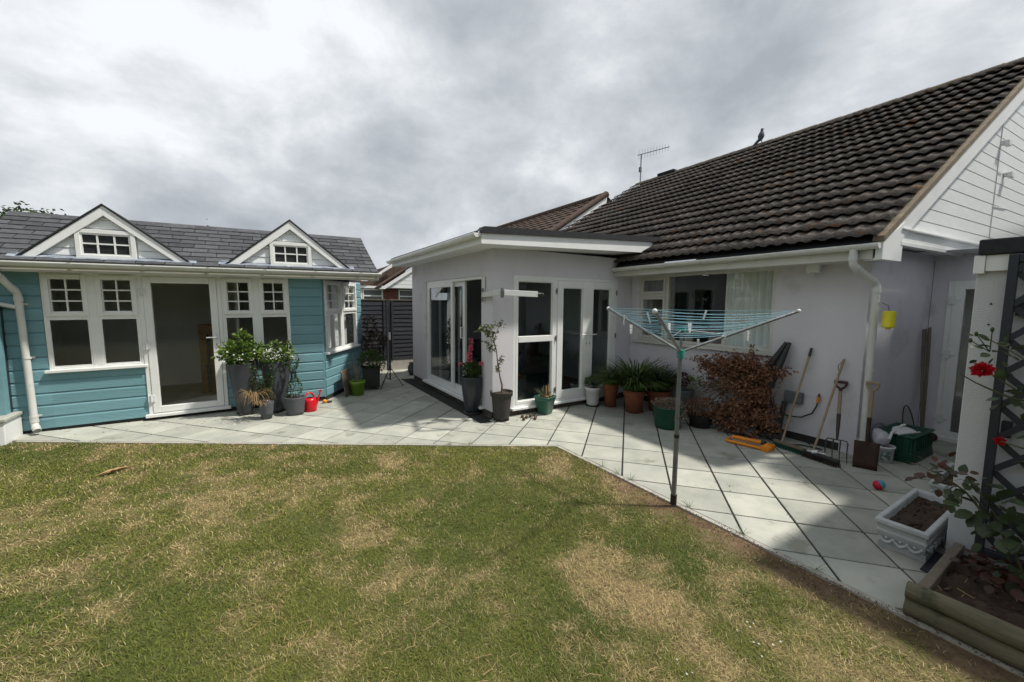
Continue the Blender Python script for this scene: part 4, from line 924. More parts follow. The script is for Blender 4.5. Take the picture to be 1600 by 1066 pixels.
# ================================================================== far houses over the fence
def rowroof(mb, a, b, c, d, rows, lift=.03, waves=0):
    """stepped courses over the quad a b (eave) c d (ridge, d above a)"""
    a, b, c, d = map(Vector, (a, b, c, d)); nrm = (b-a).cross(d-a).normalized()
    if nrm.z < 0: nrm = -nrm
    nw = waves or 1
    for j in range(rows):
        v0, v1 = j/rows, (j+1.08)/rows
        for i in range(nw):
            u0, u1 = i/nw, (i+1)/nw
            P = lambda u, v: (a*(1-u)+b*u)*(1-v)+(d*(1-u)+c*u)*v
            h = lift*(1.5 if i % 2 else .9) if waves else lift
            p, q, r, s = P(u0, v0)+nrm*h, P(u1, v0)+nrm*h, P(u1, v1)+nrm*.003, P(u0, v1)+nrm*.003
            mb.add([P(u0, v0), P(u1, v0), q, p, r, s], [(0, 1, 2, 3), (3, 2, 4, 5), (0, 3, 5), (1, 4, 2)])
fh = thing('brick_bungalow', 'low brick bungalow with white cladded gable seen over the black fence', 'house', (5.2, 18.0, 0))
FO = Vector((5.2, 18.0, 0)); PH = lambda a, z, d: (a-FO.x, -d, z)
wall(PH, 2.6, 9.4, 0, 2.36, .25, [(3.70, 4.55, 1.5, 2.30), (5.24, 5.8, 1.5, 2.30)]).build('brick_wall_core', M_mortar, fh)
for (a0, a1) in ((4.58, 5.22),):
    for j in range(9):
        z = 1.72+j*.072
        for i in range(4):
            w_ = .155; x = a0+i*w_+(j % 2)*.07-.03; b = MB(); pbox(b, PH, max(x, a0), min(x+w_-.014, a1), z, z+.058, -.002, .012); b.build('brick', M_brick, fh)
for (a0, a1, m_) in ((3.70, 4.55, 1), (5.24, 6.4, 2), (2.7, 3.68, 1)):
    mb = MB(); frame(mb, a0, a1, 1.5, 2.30, .05, .06, lambda a, z, d: PH(a, z, d-.03)); pbox(mb, PH, a0+.05, a1-.05, 1.98, 2.03, -.03, .03); w_ = mb.build('window', M_upvc, fh)
    mb = MB(); pbox(mb, PH, a0+.05, a1-.05, 1.55, 2.25, -.02, -.01); mb.build('pane', mat('grey_pane', (.10, .115, .12), (.16, .17, .17), 2, .1, spec=.6), w_)
mb = MB(); mb.add([PH(4.42, 2.34, .30), PH(9.6, 2.34, .30), PH(7.0, 3.98, .30)], [(0, 1, 2)]); mb.build('gable_backing', M_white, fh)
z = 2.36
while z < 3.9:
    sl = (3.98-2.34)/(7.0-4.42); a0 = 4.50+(z-2.34)/sl; a1 = 9.5-(z-2.34)/sl
    if a1-a0 < .2: break
    b = MB(); b.prism([PH(a0+.12, z, .31), PH(a1-.12, z, .31), PH(a1-.22, z+.15, .31), PH(a0+.22, z+.15, .31)], (0, -.015, 0)); b.build('cladding_board', M_clad, fh); z += .165
for s_, xe in ((1, 4.30), (-1, 9.7)):
    mb = MB(); mb.prism([PH(xe, 2.30, .36), PH(xe+s_*.25, 2.30, .36), PH(7.0, 3.93, .36), PH(7.0, 4.10, .36)], (0, -.04, 0)); mb.build('bargeboard', M_white, fh)
mb = MB(); rowroof(mb, PH(4.22, 2.32, .42), PH(4.22, 2.32, -7), PH(7.0, 4.16, -7), PH(7.0, 4.16, .42), 12, .035, 26); mb.build('roof_tiles', M_tile2, fh, kind='stuff')
mb = MB(); rowroof(mb, PH(2.9, 2.62, -3.2), PH(4.5, 2.62, -3.2), PH(5.6, 3.55, -5.2), PH(3.9, 3.55, -5.2), 8, .03, 8); mb.build('rear_roof_tiles', M_tile2, fh, kind='stuff')
for i in range(12):
    t0, t1 = i/12, (i+1)/12; b = MB(); b.tube([PH(4.22+2.78*t0, 2.37+1.84*t0, .40), PH(4.22+2.78*t1, 2.385+1.84*t1, .40)], .065, 6); b.build('verge_tile', M_tile2, fh)
mb = MB(); pbox(mb, PH, 2.6, 4.5, 2.33, 2.43, .0, .10); mb.build('fascia', M_white, fh)
mb = MB(); mb.prism([PH(3.60, 2.62, .2), PH(3.86, 2.62, .2), PH(4.16, 2.80, .2), PH(3.90, 2.80, .2)], (0, .04, 0)); mb.build('upper_bargeboard', M_white, fh)
mb = MB(); mb.prism([PH(4.28, 2.93, .1), PH(4.42, 2.93, .1), PH(5.10, 3.36, .1), PH(4.96, 3.42, .1)], (0, .04, 0)); mb.build('upper_bargeboard', M_white, fh)
mb = MB(); mb.add([PH(3.5, 2.45, -.1), PH(5.6, 2.45, -.1), PH(5.6, 3.62, -.1), PH(4.2, 3.10, -.1), PH(3.5, 2.55, -.1)], [(0, 1, 2, 3, 4)]); mb.build('rear_roof_side', M_tile2, fh)
fh['group'] = 'neighbouring bungalows'
# neighbour bungalow to the north, same form as the main one
nb = thing('neighbour_bungalow', 'neighbouring bungalow with brown tiled roof rising behind the garden room', 'house', (6.6, 11.9, 0)); nb['group'] = 'neighbouring bungalows'
NO = Vector((6.6, 11.9, 0))
A0, A1, B0, B1 = Vector((6.2, 11.25, 2.6)), Vector((6.2, 19.5, 2.6)), Vector((11.1, 11.2, 5.76)), Vector((11.1, 19.5, 5.76))
mb = MB(); rowroof(mb, A0-NO, A1-NO, B1-NO, B0-NO, 18, .035, 34); mb.build('roof_tiles', M_tile2, nb, kind='stuff')
mb = MB(); rowroof(mb, A0-NO+Vector((9.8, 0, 0)), A1-NO+Vector((9.8, 0, 0)), B1-NO, B0-NO, 4, .03); mb.build('rear_roof', M_tile2, nb)
for i in range(17):
    t0, t1 = i/17, (i+.93)/17; a = A0.lerp(B0, t0)-NO; b_ = A0.lerp(B0, t1)-NO; b = MB(); b.tube([a+Vector((0, .02, .06)), b_+Vector((0, .02, .075))], [.10, .112], 8); b.build('verge_tile', M_tile2, nb)
for i in range(20):
    t0, t1 = i/20, (i+.95)/20; a = B0.lerp(B1, t0)-NO; b_ = B0.lerp(B1, t1)-NO; b = MB(); b.tube([a+Vector((0, 0, .03)), b_+Vector((0, 0, .04))], [.12, .11], 8); b.build('ridge_tile', M_tile2, nb)
mb = MB(); d_ = Vector((0, 0, -1)); mb.prism([A0-NO+d_*.05, B0-NO+d_*.05, B0-NO+d_*.26, A0-NO+d_*.26], (0, .03, 0)); mb.build('bargeboard', M_white, nb)
mb = MB(); mb.box(.0, 9.0, .35, 7.4, 0, 2.5); mb.prism([(0.0, .4, 2.5), (9.0, .4, 2.5), (4.5, .4, 5.4)], (0, 6.8, 0)); mb.build('wall', M_render, nb)
# taller house just outside the view to the right: its wall is what keeps the side passage in shade
sh = thing('south_neighbour_house', 'tall pale rendered neighbouring house beyond the right edge of the view', 'house', (10.5, -3.5, 0)); sh['group'] = 'neighbouring bungalows'
mb = MB(); mb.box(-3.15, 4.5, -4.5, 3.80, 0, 5.65); mb.build('wall', M_clad, sh)
mb = MB(); mb.prism([(-3.2, -4.6, 5.65), (-3.2, 3.82, 5.65), (-3.2, -.4, 6.9)], (7.6, 0, 0)); mb.build('roof', M_tile2, sh)
# ================================================================== rendered store with trellis, right edge
st = thing('rendered_store', 'white rendered flat roofed outbuilding with black roof edge at the right edge', 'outbuilding', (3.9, .60, 0))
T0 = Vector((3.9, .60, 0))
mb = MB(); mb.box(0, 3.0, -3.6, .035, -.05, 1.965); mb.build('wall', mat('white_render', (.56, .57, .58), (.50, .51, .53), 2.5, .85, .4, 120, c3=(.42, .42, .43), s3=1.6, t3=.66), st, bevel=.006)
mb = MB(); mb.box(-.035, .0, -3.6, -.005, 1.955, 2.052); mb.build('fascia', M_upvc, st)
mb = MB(); mb.box(-.045, .05, -.003, .045, 1.940, 2.052); mb.box(.05, 3.0, .038, .045, 1.94, 2.052); mb.build('end_fascia', M_upvc, st, bevel=.003)
mb = MB(); mb.box(-.060, 3.05, -3.7, .030, 2.054, 2.150); mb.build('roof_edge', M_blackfelt, st, bevel=.01)
for z in (1.75, 1.62, .62):
    mb = MB(); mb.ball((-.002, -.04 if z > 1 else -.03, z), .006, 6, 4); mb.build('fixing_screw', M_darkmetal, st)
tr_ = thing('trellis', 'black painted diamond trellis fixed to the white outbuilding wall', 'trellis', (3.84, .50, 0))
mb = MB(); mb.box(-.02, .02, -.04, .0, .16, 2.045); mb.build('frame_post', M_blackpaint, tr_, bevel=.003)
mb = MB(); mb.box(-.018, .018, -1.72, -.041, 2.0, 2.045); mb.build('frame_rail', M_blackpaint, tr_, bevel=.003)
mb = MB(); mb.box(-.018, .018, -1.72, -.041, .16, .205); mb.build('frame_rail', M_blackpaint, tr_, bevel=.003)
mb = MB(); mb.box(-.02, .02, -1.76, -1.72, .16, 2.045); mb.build('frame_post', M_blackpaint, tr_)
step = .205; lw = .017
def clipseg(p, q, y0, y1, z0, z1):
    t0, t1 = 0, 1; d = (q[0]-p[0], q[1]-p[1])
    for k, (lo, hi) in enumerate(((y0, y1), (z0, z1))):
        if abs(d[k]) < 1e-9: continue
        a, b = (lo-p[k])/d[k], (hi-p[k])/d[k]; a, b = min(a, b), max(a, b); t0, t1 = max(t0, a), min(t1, b)
    return None if t0 >= t1 else ((p[0]+d[0]*t0, p[1]+d[1]*t0), (p[0]+d[0]*t1, p[1]+d[1]*t1))
for k in range(-12, 24):
    zc = .10+k*step*1.0
    for sgn, xoff in ((1, -.012), (-1, .0)):
        if (k % 2): pass
        seg = clipseg((-.03, zc), (-2.03, zc+sgn*2.0), -1.725, -.035, .20, 2.005)
        if not seg: continue
        (ya, za), (yb, zb_) = seg; L2 = math.hypot(yb-ya, zb_-za)
        if L2 < .06: continue
        ny_, nz_ = -(zb_-za)/L2*lw, (yb-ya)/L2*lw
        b = MB(); b.prism([(xoff, ya-ny_, za-nz_), (xoff, yb-ny_, zb_-nz_), (xoff, yb+ny_, zb_+nz_), (xoff, ya+ny_, za+nz_)], (.0115, 0, 0)); b.build('lath', M_blackpaint, tr_)
for z in (1.73, .98, .40):
    mb = MB(); mb.box(.02, .058, -.085, -.045, z-.05, z+.05); mb.build('spacer_block', M_blackpaint, tr_)
# raised bed of round logs
bed = thing('raised_bed', 'raised flower bed edged with weathered round logs below the trellis', 'flower bed', (3.04, .60, 0))
for z, r in ((.045, .052), (.137, .050)):
    pts = [Vector((.0+.004*math.sin(i*2.1), .02-i*.16, z+.003*math.sin(i*1.3+z*40))) for i in range(20)]
    mb = MB(); mb.tube(pts, [r*(1+.03*math.sin(i*1.9+z*30)) for i in range(20)], 14); mb.build('edging_log', M_log, bed)
mb = MB(); mb.box(.055, .84, -.055, -.008, .0, .165); mb.build('end_board', M_oldwood, bed, bevel=.006)
sb = MB(); vs = []; nI, nJ = 26, 90
for i in range(nI+1):
    for j in range(nJ+1):
        x = .05+.79*i/nI; y = -.05-2.9*j/nJ; vs.append((x, y, .115+.022*math.sin(x*23+y*9)+.018*math.sin(x*41-y*31)+U(-.010, .010)))
sb.add(vs, [(i*(nJ+1)+j, i*(nJ+1)+j+1, (i+1)*(nJ+1)+j+1, (i+1)*(nJ+1)+j) for i in range(nI) for j in range(nJ)], True)
for i in range(420): x, y, r = U(.07, .8), U(-1.8, -.07), U(.004, .016); sb.ball((x, y, .12+U(0, .02)), r, 6, 4, (1, U(.6, 1), U(.5, .9)))
sb.build('soil', M_soil, bed, kind='stuff')
tw_ = MB()
for i in range(45):
    x, y = U(.1, .78), U(-1.2, -.08); a = U(0, 6.3); l = U(.02, .08); tw_.tube([(x, y, .142), (x+math.cos(a)*l, y+math.sin(a)*l, .142+U(0, .02))], .0016, 4, cap=False)
tw_.build('dry_twigs', M_straw, bed, kind='stuff')
mb = MB(); mb.box(-.07, .07, -.03, .03, 0, .025, Matrix.Translation((.72, -.38, .145)) @ Matrix.Rotation(.5, 4, 'Z')); o = mb.build('broken_slate', M_whitepot, bevel=.006); o.location = (3.04, .6, 0)
tag(o, 'broken white tile lying on the soil under the rose', 'tile')
# rose bush: stems, individually built leaves, flowers, buds
rose = thing('rose_bush', 'climbing rose with red blooms growing up the trellis', 'rose bush', (3.52, .22, .12)); RO = Vector((3.52, .22, .12))
def wpt(*p): return Vector(p)-RO
stems = [[(3.52, .22, .12), (3.55, .27, .5), (3.58, .24, .9), (3.62, .30, 1.2), (3.52, .50, 1.37)],
         [(3.55, .22, .12), (3.62, .18, .6), (3.66, .12, 1.1), (3.6, .25, 1.35), (3.6, .52, 1.55)],
         [(3.50, .24, .12), (3.48, .36, .45), (3.43, .50, .66), (3.38, .64, .75)],
         [(3.53, .2, .12), (3.6, .05, .5), (3.66, -.05, .85), (3.7, .0, 1.2)],
         [(3.5, .24, .2), (3.44, .33, .45), (3.42, .40, .60)],
         [(3.52, .22, .12), (3.48, .30, .22), (3.46, .38, .28)], [(3.62, .30, 1.2), (3.6, .42, 1.22), (3.55, .60, 1.33)],
         [(3.66, .12, .95), (3.72, .30, .92), (3.78, .44, .92)]]
for i, s_ in enumerate(stems):
    P3 = [wpt(*p) for p in s_]; pts = []
    for a, b in zip(P3[:-1], P3[1:]):
        for t in (0, .33, .66): pts.append(a.lerp(b, t)+Vector((U(-.008, .008), U(-.008, .008), U(-.008, .008))))
    pts.append(P3[-1]); n = len(pts); mb = MB(); mb.tube(pts, [.0085*(1-.72*k/n) for k in range(n)], 7); mb.build('stem', M_greenstem, rose)
def rleaf_mesh(m, nm):
    mb = MB(); pr = [(0, 0), (.18, .30), (.45, .42), (.75, .30), (1, 0)]
    vs = []
    for (t, w_) in pr: vs += [(-w_, t, .10*w_-.12*t*t), (0, t, -.12*t*t), (w_, t, .10*w_-.12*t*t)]
    mb.add(vs, [f for i in range(4) for f in ((3*i, 3*i+1, 3*i+4, 3*i+3), (3*i+1, 3*i+2, 3*i+5, 3*i+4))], True); return mb.mesh(nm, m)
rl_g, rl_r = rleaf_mesh(M_roseleaf, 'rose_leaf'), rleaf_mesh(M_roseleafred, 'rose_leaf_red')
def rleaf(me_, p, d, s_):
    d = Vector(d).normalized(); q_ = d.to_track_quat('Y', 'Z'); M = Matrix.Translation(p) @ q_.to_matrix().to_4x4() @ Matrix.Rotation(U(-.7, .7), 4, 'Y') @ Matrix.Diagonal((s_*.95, s_, s_, 1)); inst(me_, 'leaf', rose, M)
clusters = [((3.39, .62, .74), .085, 26, rl_r, .042), ((3.42, .53, .68), .07, 20, rl_g, .045), ((3.42, .41, .585), .08, 26, rl_g, .066), ((3.46, .36, .27), .10, 34, rl_r, .05), ((3.50, .30, .32), .09, 14, rl_g, .055),
            ((3.60, .46, 1.47), .07, 22, rl_g, .042), ((3.6, .30, 1.24), .12, 26, rl_g, .05), ((3.62, .22, 1.05), .09, 14, rl_g, .05), ((3.62, .20, .62), .14, 16, rl_g, .055), ((3.68, -.02, .9), .18, 20, rl_g, .055), ((3.55, .38, 1.22), .07, 10, rl_g, .05), ((3.7, .05, 1.3), .15, 14, rl_g, .05), ((3.46, .50, .72), .07, 16, rl_g, .045), ((3.42, .34, .52), .09, 22, rl_g, .062), ((3.5, .18, .45), .13, 22, rl_g, .06), ((3.5, .22, .30), .10, 22, rl_r, .05), ((3.6, .12, 1.0), .14, 20, rl_g, .05)]
for c_, r_, n_, me_, sz in clusters:
    for i in range(n_):
        o_ = Vector((rnd.gauss(0, r_*.6), rnd.gauss(0, r_*.7), rnd.gauss(0, r_*.5))); d = o_+Vector((-.02, 0, -.01)); 
        if d.length < 1e-4: continue
        rleaf(me_, wpt(*c_)+o_, d, sz*U(.9, 1.5))
def bloom(name, c_, r_, n_=16, m_=None):
    mb = MB()
    for i in range(n_):
        t = i*2.4; k = .35+.65*i/n_; d = Vector((math.cos(t)*k, math.sin(t)*k, 1.1-.9*k)).normalized()
        d = Vector((-abs(d.z)*.8+d.x*.4, d.y, d.x*.8+.25))
        mb.leaf(wpt(*c_)+d*r_*.1, d, r_*1.1, r_*(.7+.6*k), .18, Vector((-1, U(-.3, .3), U(-.2, .4))))
    return mb.build(name, m_ or M_redpetal, rose)
bloom('rose_bloom', (3.50, .505, 1.365), .043, 24); bloom('rose_bloom', (3.80, .445, .912), .026, 14)
for p in ((3.6, .50, 1.60), (3.6, .56, 1.57), (3.6, .58, 1.53)):
    mb = MB(); mb.ball(tuple(wpt(*p)), .0085, 8, 6, (1, 1, 1.8)); mb.tube([wpt(*p), wpt(3.6, .50, 1.47)], .003, 5); mb.build('bud', M_leafdark, rose)
# white stone troughs
def trough(label, cx_, cy_, lx, ly, h_, rz):
    t = thing('stone_planter', label, 'planter', (cx_, cy_, 0), rz, 'ornate white garden troughs')
    mb = MB()
    def rect(x, y, z): return [(-x, -y, z), (x, -y, z), (x, y, z), (-x, y, z)]
    X, Y = lx/2, ly/2
    rings = [rect(X*.86, Y*.84, .045), rect(X*.95, Y*.93, h_*.60), rect(X*.93, Y*.90, h_*.66), rect(X*.96, Y*.95, h_*.80), rect(X, Y, h_*.86), rect(X, Y, h_*.97), rect(X*.99, Y*.97, h_), rect(X*.91, Y*.78, h_), rect(X*.89, Y*.74, h_*.93), rect(X*.84, Y*.66, h_*.5)]
    for r_ in rings: mb.v += r_
    for i in range(len(rings)-1):
        for k in range(4): mb.f.append((4*i+k, 4*i+(k+1) % 4, 4*i+4+(k+1) % 4, 4*i+4+k)); mb.sm.append(False)
    mb.f.append((3, 2, 1, 0)); mb.sm.append(False); mb.f.append(tuple(range(4*len(rings)-4, 4*len(rings)))); mb.sm.append(False)
    mb.build('trough_body', M_stoneplanter, t, bevel=.006)
    for sx_ in (-1, 1):
        f_ = MB(); f_.prism([(sx_*X*.86, -Y*.9, 0), (sx_*X*.45, -Y*.9, 0), (sx_*X*.36, -Y*.9, .03), (sx_*X*.3, -Y*.9, .05), (sx_*X*.88, -Y*.9, .05)], (0, ly*.9, 0)); f_.build('foot', M_stoneplanter, t, bevel=.004)
    # moulded garlands on the end and the long side
    gl_ = MB()
    for (ax, n_, L3) in (('x', 3, ly*.78), ('y', 8, lx*.84)):
        for side in (-1,):
            for i in range(n_):
                pts = []
                for k in range(9):
                    u = (i+k/8)/n_-.5; zz_ = h_*.36-.030*math.sin(PI*k/8)+.012
                    pts.append((side*X*.945, u*L3, zz_) if ax == 'x' else (u*L3, side*Y*.925, zz_))
                gl_.tube(pts, [.006+.006*math.sin(PI*k/8) for k in range(9)], 6)
                e = pts[0]; gl_.ball(e, .010, 8, 5); gl_.ball((pts[4][0], pts[4][1], pts[4][2]+.032), .009, 7, 4)
    gl_.build('garland_relief', M_stoneplanter, t)
    so_ = MB(); vs = []; 
    for i in range(25):
        for j in range(9): vs.append((X*.88*(i/12-1), Y*.74*(j/4-1), h_*.78+U(-.008, .008)))
    so_.add(vs, [(i*9+j, (i+1)*9+j, (i+1)*9+j+1, i*9+j+1) for i in range(24) for j in range(8)], True)
    for i in range(60): so_.ball((U(-X*.8, X*.8), U(-Y*.65, Y*.65), h_*.79), U(.004, .014), 6, 4)
    so_.build('soil', M_soil, t, kind='stuff')
    mb = MB(); mb.ball((-X*.45, -Y*.2, h_*.82), .035, 10, 7, (1.1, .8, .45)); mb.build('pebble', M_soil, t)
    return t
trough('ornate white stone trough with garland relief, nearest one beside the outbuilding', 4.13, .815, .90, .28, .225, 0)
trough('second white stone trough, mostly hidden behind the outbuilding end', 5.25, .80, .80, .28, .225, .03)
mt = MB(); mt.box(3.62, 3.98, .645, .69, .0015, .008); mt.box(3.6, 3.99, .53, .645, .0015, .008); tag(mt.build('dark_sheet', M_blackpaint), 'thin dark sheet lying on the paving under the near stone trough', 'slate')  # thin flat dark sheet laid on the slabs at the trough

# ================================================================== pots and plants
def pot_lathe(t, prof, m, n=32, sq=0, name='pot', rz=0, soil=None, **k):
    inner = [(prof[-1][0]-.012, prof[-1][1]), (prof[-1][0]-.016, prof[-1][1]-.06)]
    mb = MB(); mb.lathe([(0.001, prof[0][1])]+list(prof)+inner, n, sq=sq, M=Matrix.Rotation(rz, 4, 'Z'), **k); o = mb.build(name, m, t)
    s_ = MB(); r_ = prof[-1][0]-.013; zc = prof[-1][1]-.035; s_.lathe([(.001, zc+.01), (r_*.5, zc+.006), (r_, zc)], n, sq=sq, M=Matrix.Rotation(rz, 4, 'Z')); s_.build('soil', M_soil, t); return o
def straps(mb, c, n, ln, w, spread=.9, base=.05, stiff=.9, zb=0):
    for i in range(n):
        a = U(0, 2*PI); l = ln*U(.65, 1.15); e = U(.15, 1.0)*spread; p = Vector(c)+Vector((math.cos(a)*U(0, base), math.sin(a)*U(0, base), 0)); d = Vector((math.cos(a)*e, math.sin(a)*e, 1)).normalized()
        sd = Vector((-math.sin(a), math.cos(a), 0)); seg = 6; vs = []; q_ = p.copy(); ww = w*U(.7, 1.2)
        for k in range(seg+1):
            tt = k/seg; wk = ww*(1-tt**2.2)*.5+.0006; vs += [q_-sd*wk, q_+sd*wk]; d = (d+Vector((math.cos(a)*.10, math.sin(a)*.10, -.34*stiff*tt*1.3))).normalized(); q_ = q_+d*l/seg
        mb.add(vs, [(2*k, 2*k+1, 2*k+3, 2*k+2) for k in range(seg)], True)
def cloud(mb, c, rad, n, w, l, up=.3):
    for i in range(n):
        while True:
            o_ = Vector((U(-1, 1), U(-1, 1), U(-1, 1)))
            if .25 < o_.length < 1: break
        o_ = o_*(1 if o_.length > .6 else 1.3); p = Vector(c)+Vector((o_.x*rad[0], o_.y*rad[1], o_.z*rad[2])); d = Vector((o_.x, o_.y, o_.z*.6+up))+Vector((U(-.6, .6), U(-.6, .6), U(-.5, .5))); s_ = U(.6, 1.3)
        mb.leaf(p, d, w*s_, l*s_)
def twig(mb, a, b, r0, r1, k=5, j=.02):
    a, b = Vector(a), Vector(b); pts = [a.lerp(b, i/k)+(Vector((U(-j, j), U(-j, j), U(-j, j))) if 0 < i < k else Vector()) for i in range(k+1)]; mb.tube(pts, [r0+(r1-r0)*i/k for i in range(k+1)], 6); return pts

# two tall tapering planters by the summerhouse
tp = thing('tall_planter', 'left tall dark grey planter full of bright broad leaved plant', 'planter', (-.27, 7.27, 0), .25, 'tall grey planters')
pot_lathe(tp, [(.095, .035), (.10, .05), (.15, .42), (.185, .68), (.198, .79), (.203, .80)], M_greypot, 32, .10)
mb = MB(); mb.box(-.09, .09, -.09, .09, .012, .036); [mb.ball((x, y, .02), .022, 8, 6) for x in (-.075, .075) for y in (-.075, .075)]; mb.build('wheeled_base', M_blackpot, tp)
mb = MB(); cloud(mb, (0, 0, .90), (.24, .20, .14), 330, .055, .065); cloud(mb, (.03, 0, 1.10), (.09, .09, .17), 90, .05, .06); cloud(mb, (-.24, -.05, .93), (.12, .08, .05), 46, .05, .06); cloud(mb, (.20, 0, 1.02), (.08, .08, .10), 40, .05, .06); cloud(mb, (-.10, 0, 1.06), (.06, .06, .10), 26, .05, .06); mb.build('foliage', M_leafmid, tp)
mb = MB(); cloud(mb, (-.03, -.02, .98), (.26, .22, .16), 170, .055, .07); cloud(mb, (.0, -.02, 1.22), (.07, .07, .06), 24, .05, .06); mb.build('bright_foliage', M_leafbright, tp)
mb = MB(); [twig(mb, (U(-.05, .05), U(-.05, .05), .76), (U(-.2, .2), U(-.15, .15), U(.95, 1.2)), .005, .002) for i in range(12)]; mb.build('stems', M_greenstem, tp)
mb = MB(); [mb.ball((U(-.22, .22), -.2+U(-.04, .04), U(.86, 1.0)), .013, 6, 4) for i in range(9)]; mb.build('white_flowers', M_whitepetal, tp)
tp2 = thing('tall_planter', 'right tall dark grey square planter with white flowers and spreading leaves', 'planter', (.16, 7.20, 0), .5, 'tall grey planters')
pot_lathe(tp2, [(.085, .035), (.09, .05), (.13, .42), (.155, .68), (.165, .79), (.168, .80)], M_greypot, 32, .75)
mb = MB(); mb.box(-.09, .09, -.09, .09, .012, .036); [mb.ball((x, y, .02), .022, 8, 6) for x in (-.085, .085) for y in (-.085, .085)]; mb.build('wheeled_base', M_blackpot, tp2)
mb = MB(); cloud(mb, (0, 0, .88), (.27, .2, .12), 360, .036, .055); cloud(mb, (-.02, 0, 1.02), (.10, .08, .09), 60, .035, .05); cloud(mb, (.24, .05, 1.0), (.06, .06, .09), 40, .035, .05); mb.build('foliage', M_leafmid, tp2)
mb = MB(); cloud(mb, (0, -.04, .90), (.26, .18, .12), 150, .036, .055); mb.build('bright_foliage', M_leafbright, tp2)
mb = MB(); cloud(mb, (-.10, -.12, .97), (.16, .07, .035), 36, .035, .035); mb.build('white_flowers', M_whitepetal, tp2)
mb = MB(); [twig(mb, (.2, .0, .8), (.55+U(-.05, .05), .1, .78+U(-.08, .12)), .003, .0012, 6, .015) for i in range(5)]; mb.build('trailing_stems', M_stem, tp2)
# small grey pots
sp = thing('small_grey_pot', 'small slate pot of leafy stems and hanging dry grass in front of the tall planters', 'plant pot', (.01, 6.84, 0), 0, 'round grey pots')
pot_lathe(sp, [(.065, .0), (.085, .10), (.098, .24), (.10, .25)], M_greypot2, 24)
mb = MB()
for i in range(11):
    b_ = (U(-.23, .16), U(-.03, .06), U(.55, .92)); pts = twig(mb, (U(-.05, .05), U(-.03, .03), .22), b_, .004, .002, 8, .01)
mb.build('stems', M_stem, sp)
mb = MB()
for i in range(9):
    x0_ = (-.22, -.17, -.14, .04, .09, .12, .0, -.08, .15)[i]; h_ = U(.55, .92)
    for k in range(60): t = U(.2, 1); mb.leaf((x0_*t+U(-.01, .01), U(-.03, .03), .22+t*(h_-.22)), (U(-1, 1), U(-1, 1), .5), .022, .034)
mb.build('foliage', M_leafdark, sp)
mb = MB(); cloud(mb, (-.1, 0, .40), (.16, .06, .14), 150, .016, .045); mb.build('bright_foliage', M_leafolive, sp)
mb = MB(); straps(mb, (-.10, -.06, .24), 34, .22, .004, 1.0, .05, 2.0); straps(mb, (-.15, -.07, .30), 60, .42, .004, .25, .05, 4.2); mb.build('dry_grass', M_straw, sp, kind='stuff')
gp2 = thing('small_grey_pot', 'round slate pot with a dark trailing ivy beside the red watering can', 'plant pot', (.385, 6.90, 0), 0, 'round grey pots')
pot_lathe(gp2, [(.115, .0), (.125, .05), (.145, .24), (.15, .265), (.15, .275)], M_greypot2, 32)
mb = MB()
for i in range(5): twig(mb, (U(-.05, .03), U(-.04, .04), .25), (U(-.06, .05), U(.0, .12), U(.7, .98)), .005, .002, 8, .02)
mb.build('stems', M_stem, gp2)
mb = MB()
for k in range(520): t = U(0, 1); r_ = .055+.035*math.sin(t*9); a = U(0, 6.3); mb.leaf((-.01+.02*math.sin(t*5)+r_*math.cos(a), .03+r_*math.sin(a), .27+t*.66), (math.cos(a), math.sin(a), U(-.6, .4)), .026, .03)
mb.build('foliage', M_leafdark, gp2)
# watering can
wc = thing('watering_can', 'small red plastic watering can standing by the blue boards', 'watering can', (.60, 6.98, 0), .4)
mb = MB(); mb.lathe([(.001, 0), (.088, .0), (.094, .02), (.094, .17), (.085, .20), (.05, .215)], 24); mb.build('can_body', M_red, wc)
mb = MB(); mb.tube([(-.075, 0, .15), (-.075, 0, .25), (-.03, 0, .30), (.03, 0, .285), (.07, 0, .22), (.085, 0, .17)], .014, 8); mb.build('handle', M_red, wc)
mb = MB(); mb.tube([(.085, .0, .05), (.13, .0, .16), (.17, 0, .28)], [.02, .015, .012], 8); mb.lathe([(.012, 0), (.03, .03)], 12, c=(.17, 0, .28)); mb.build('spout', M_red, wc)
tg = thing('garden_toy', 'little orange and dark toy lying on the paving by the blue corner', 'toy', (.86, 7.40, 0))
mb = MB(); mb.ball((0, 0, .035), .036, 12, 8, (1.1, .9, .95)); mb.build('orange_part', M_orange, tg)
mb = MB(); mb.ball((.065, -.01, .022), .028, 10, 6, (1.2, .8, .7)); mb.ball((.10, 0, .02), .018, 8, 6); mb.build('dark_part', M_darkmetal, tg)
# board leaning on the facet
lb_ = thing('leaning_board', 'weathered plywood board leaning against the blue boards', 'board', (1.26, 7.88, 0))
mb = MB(); u_ = FD; vs = []
for s in (-.16, .17):
    for (z, o_) in ((0, .09), (.47, -.0)):
        for th_ in (0, .015): vs.append(tuple(u_*s+FN*(o_+th_)+Vector((0, 0, z+(0.02 if s > 0 and z > 0 else 0)))))
mb.add(vs, [(0, 2, 3, 1), (4, 5, 7, 6), (0, 1, 5, 4), (2, 6, 7, 3), (1, 3, 7, 5), (0, 4, 6, 2)]); mb.build('panel', mat('stained_ply', (.16, .125, .09), (.09, .07, .055), 7, .9, .3, 30, c3=(.22, .20, .17), s3=6, t3=.55), lb_)
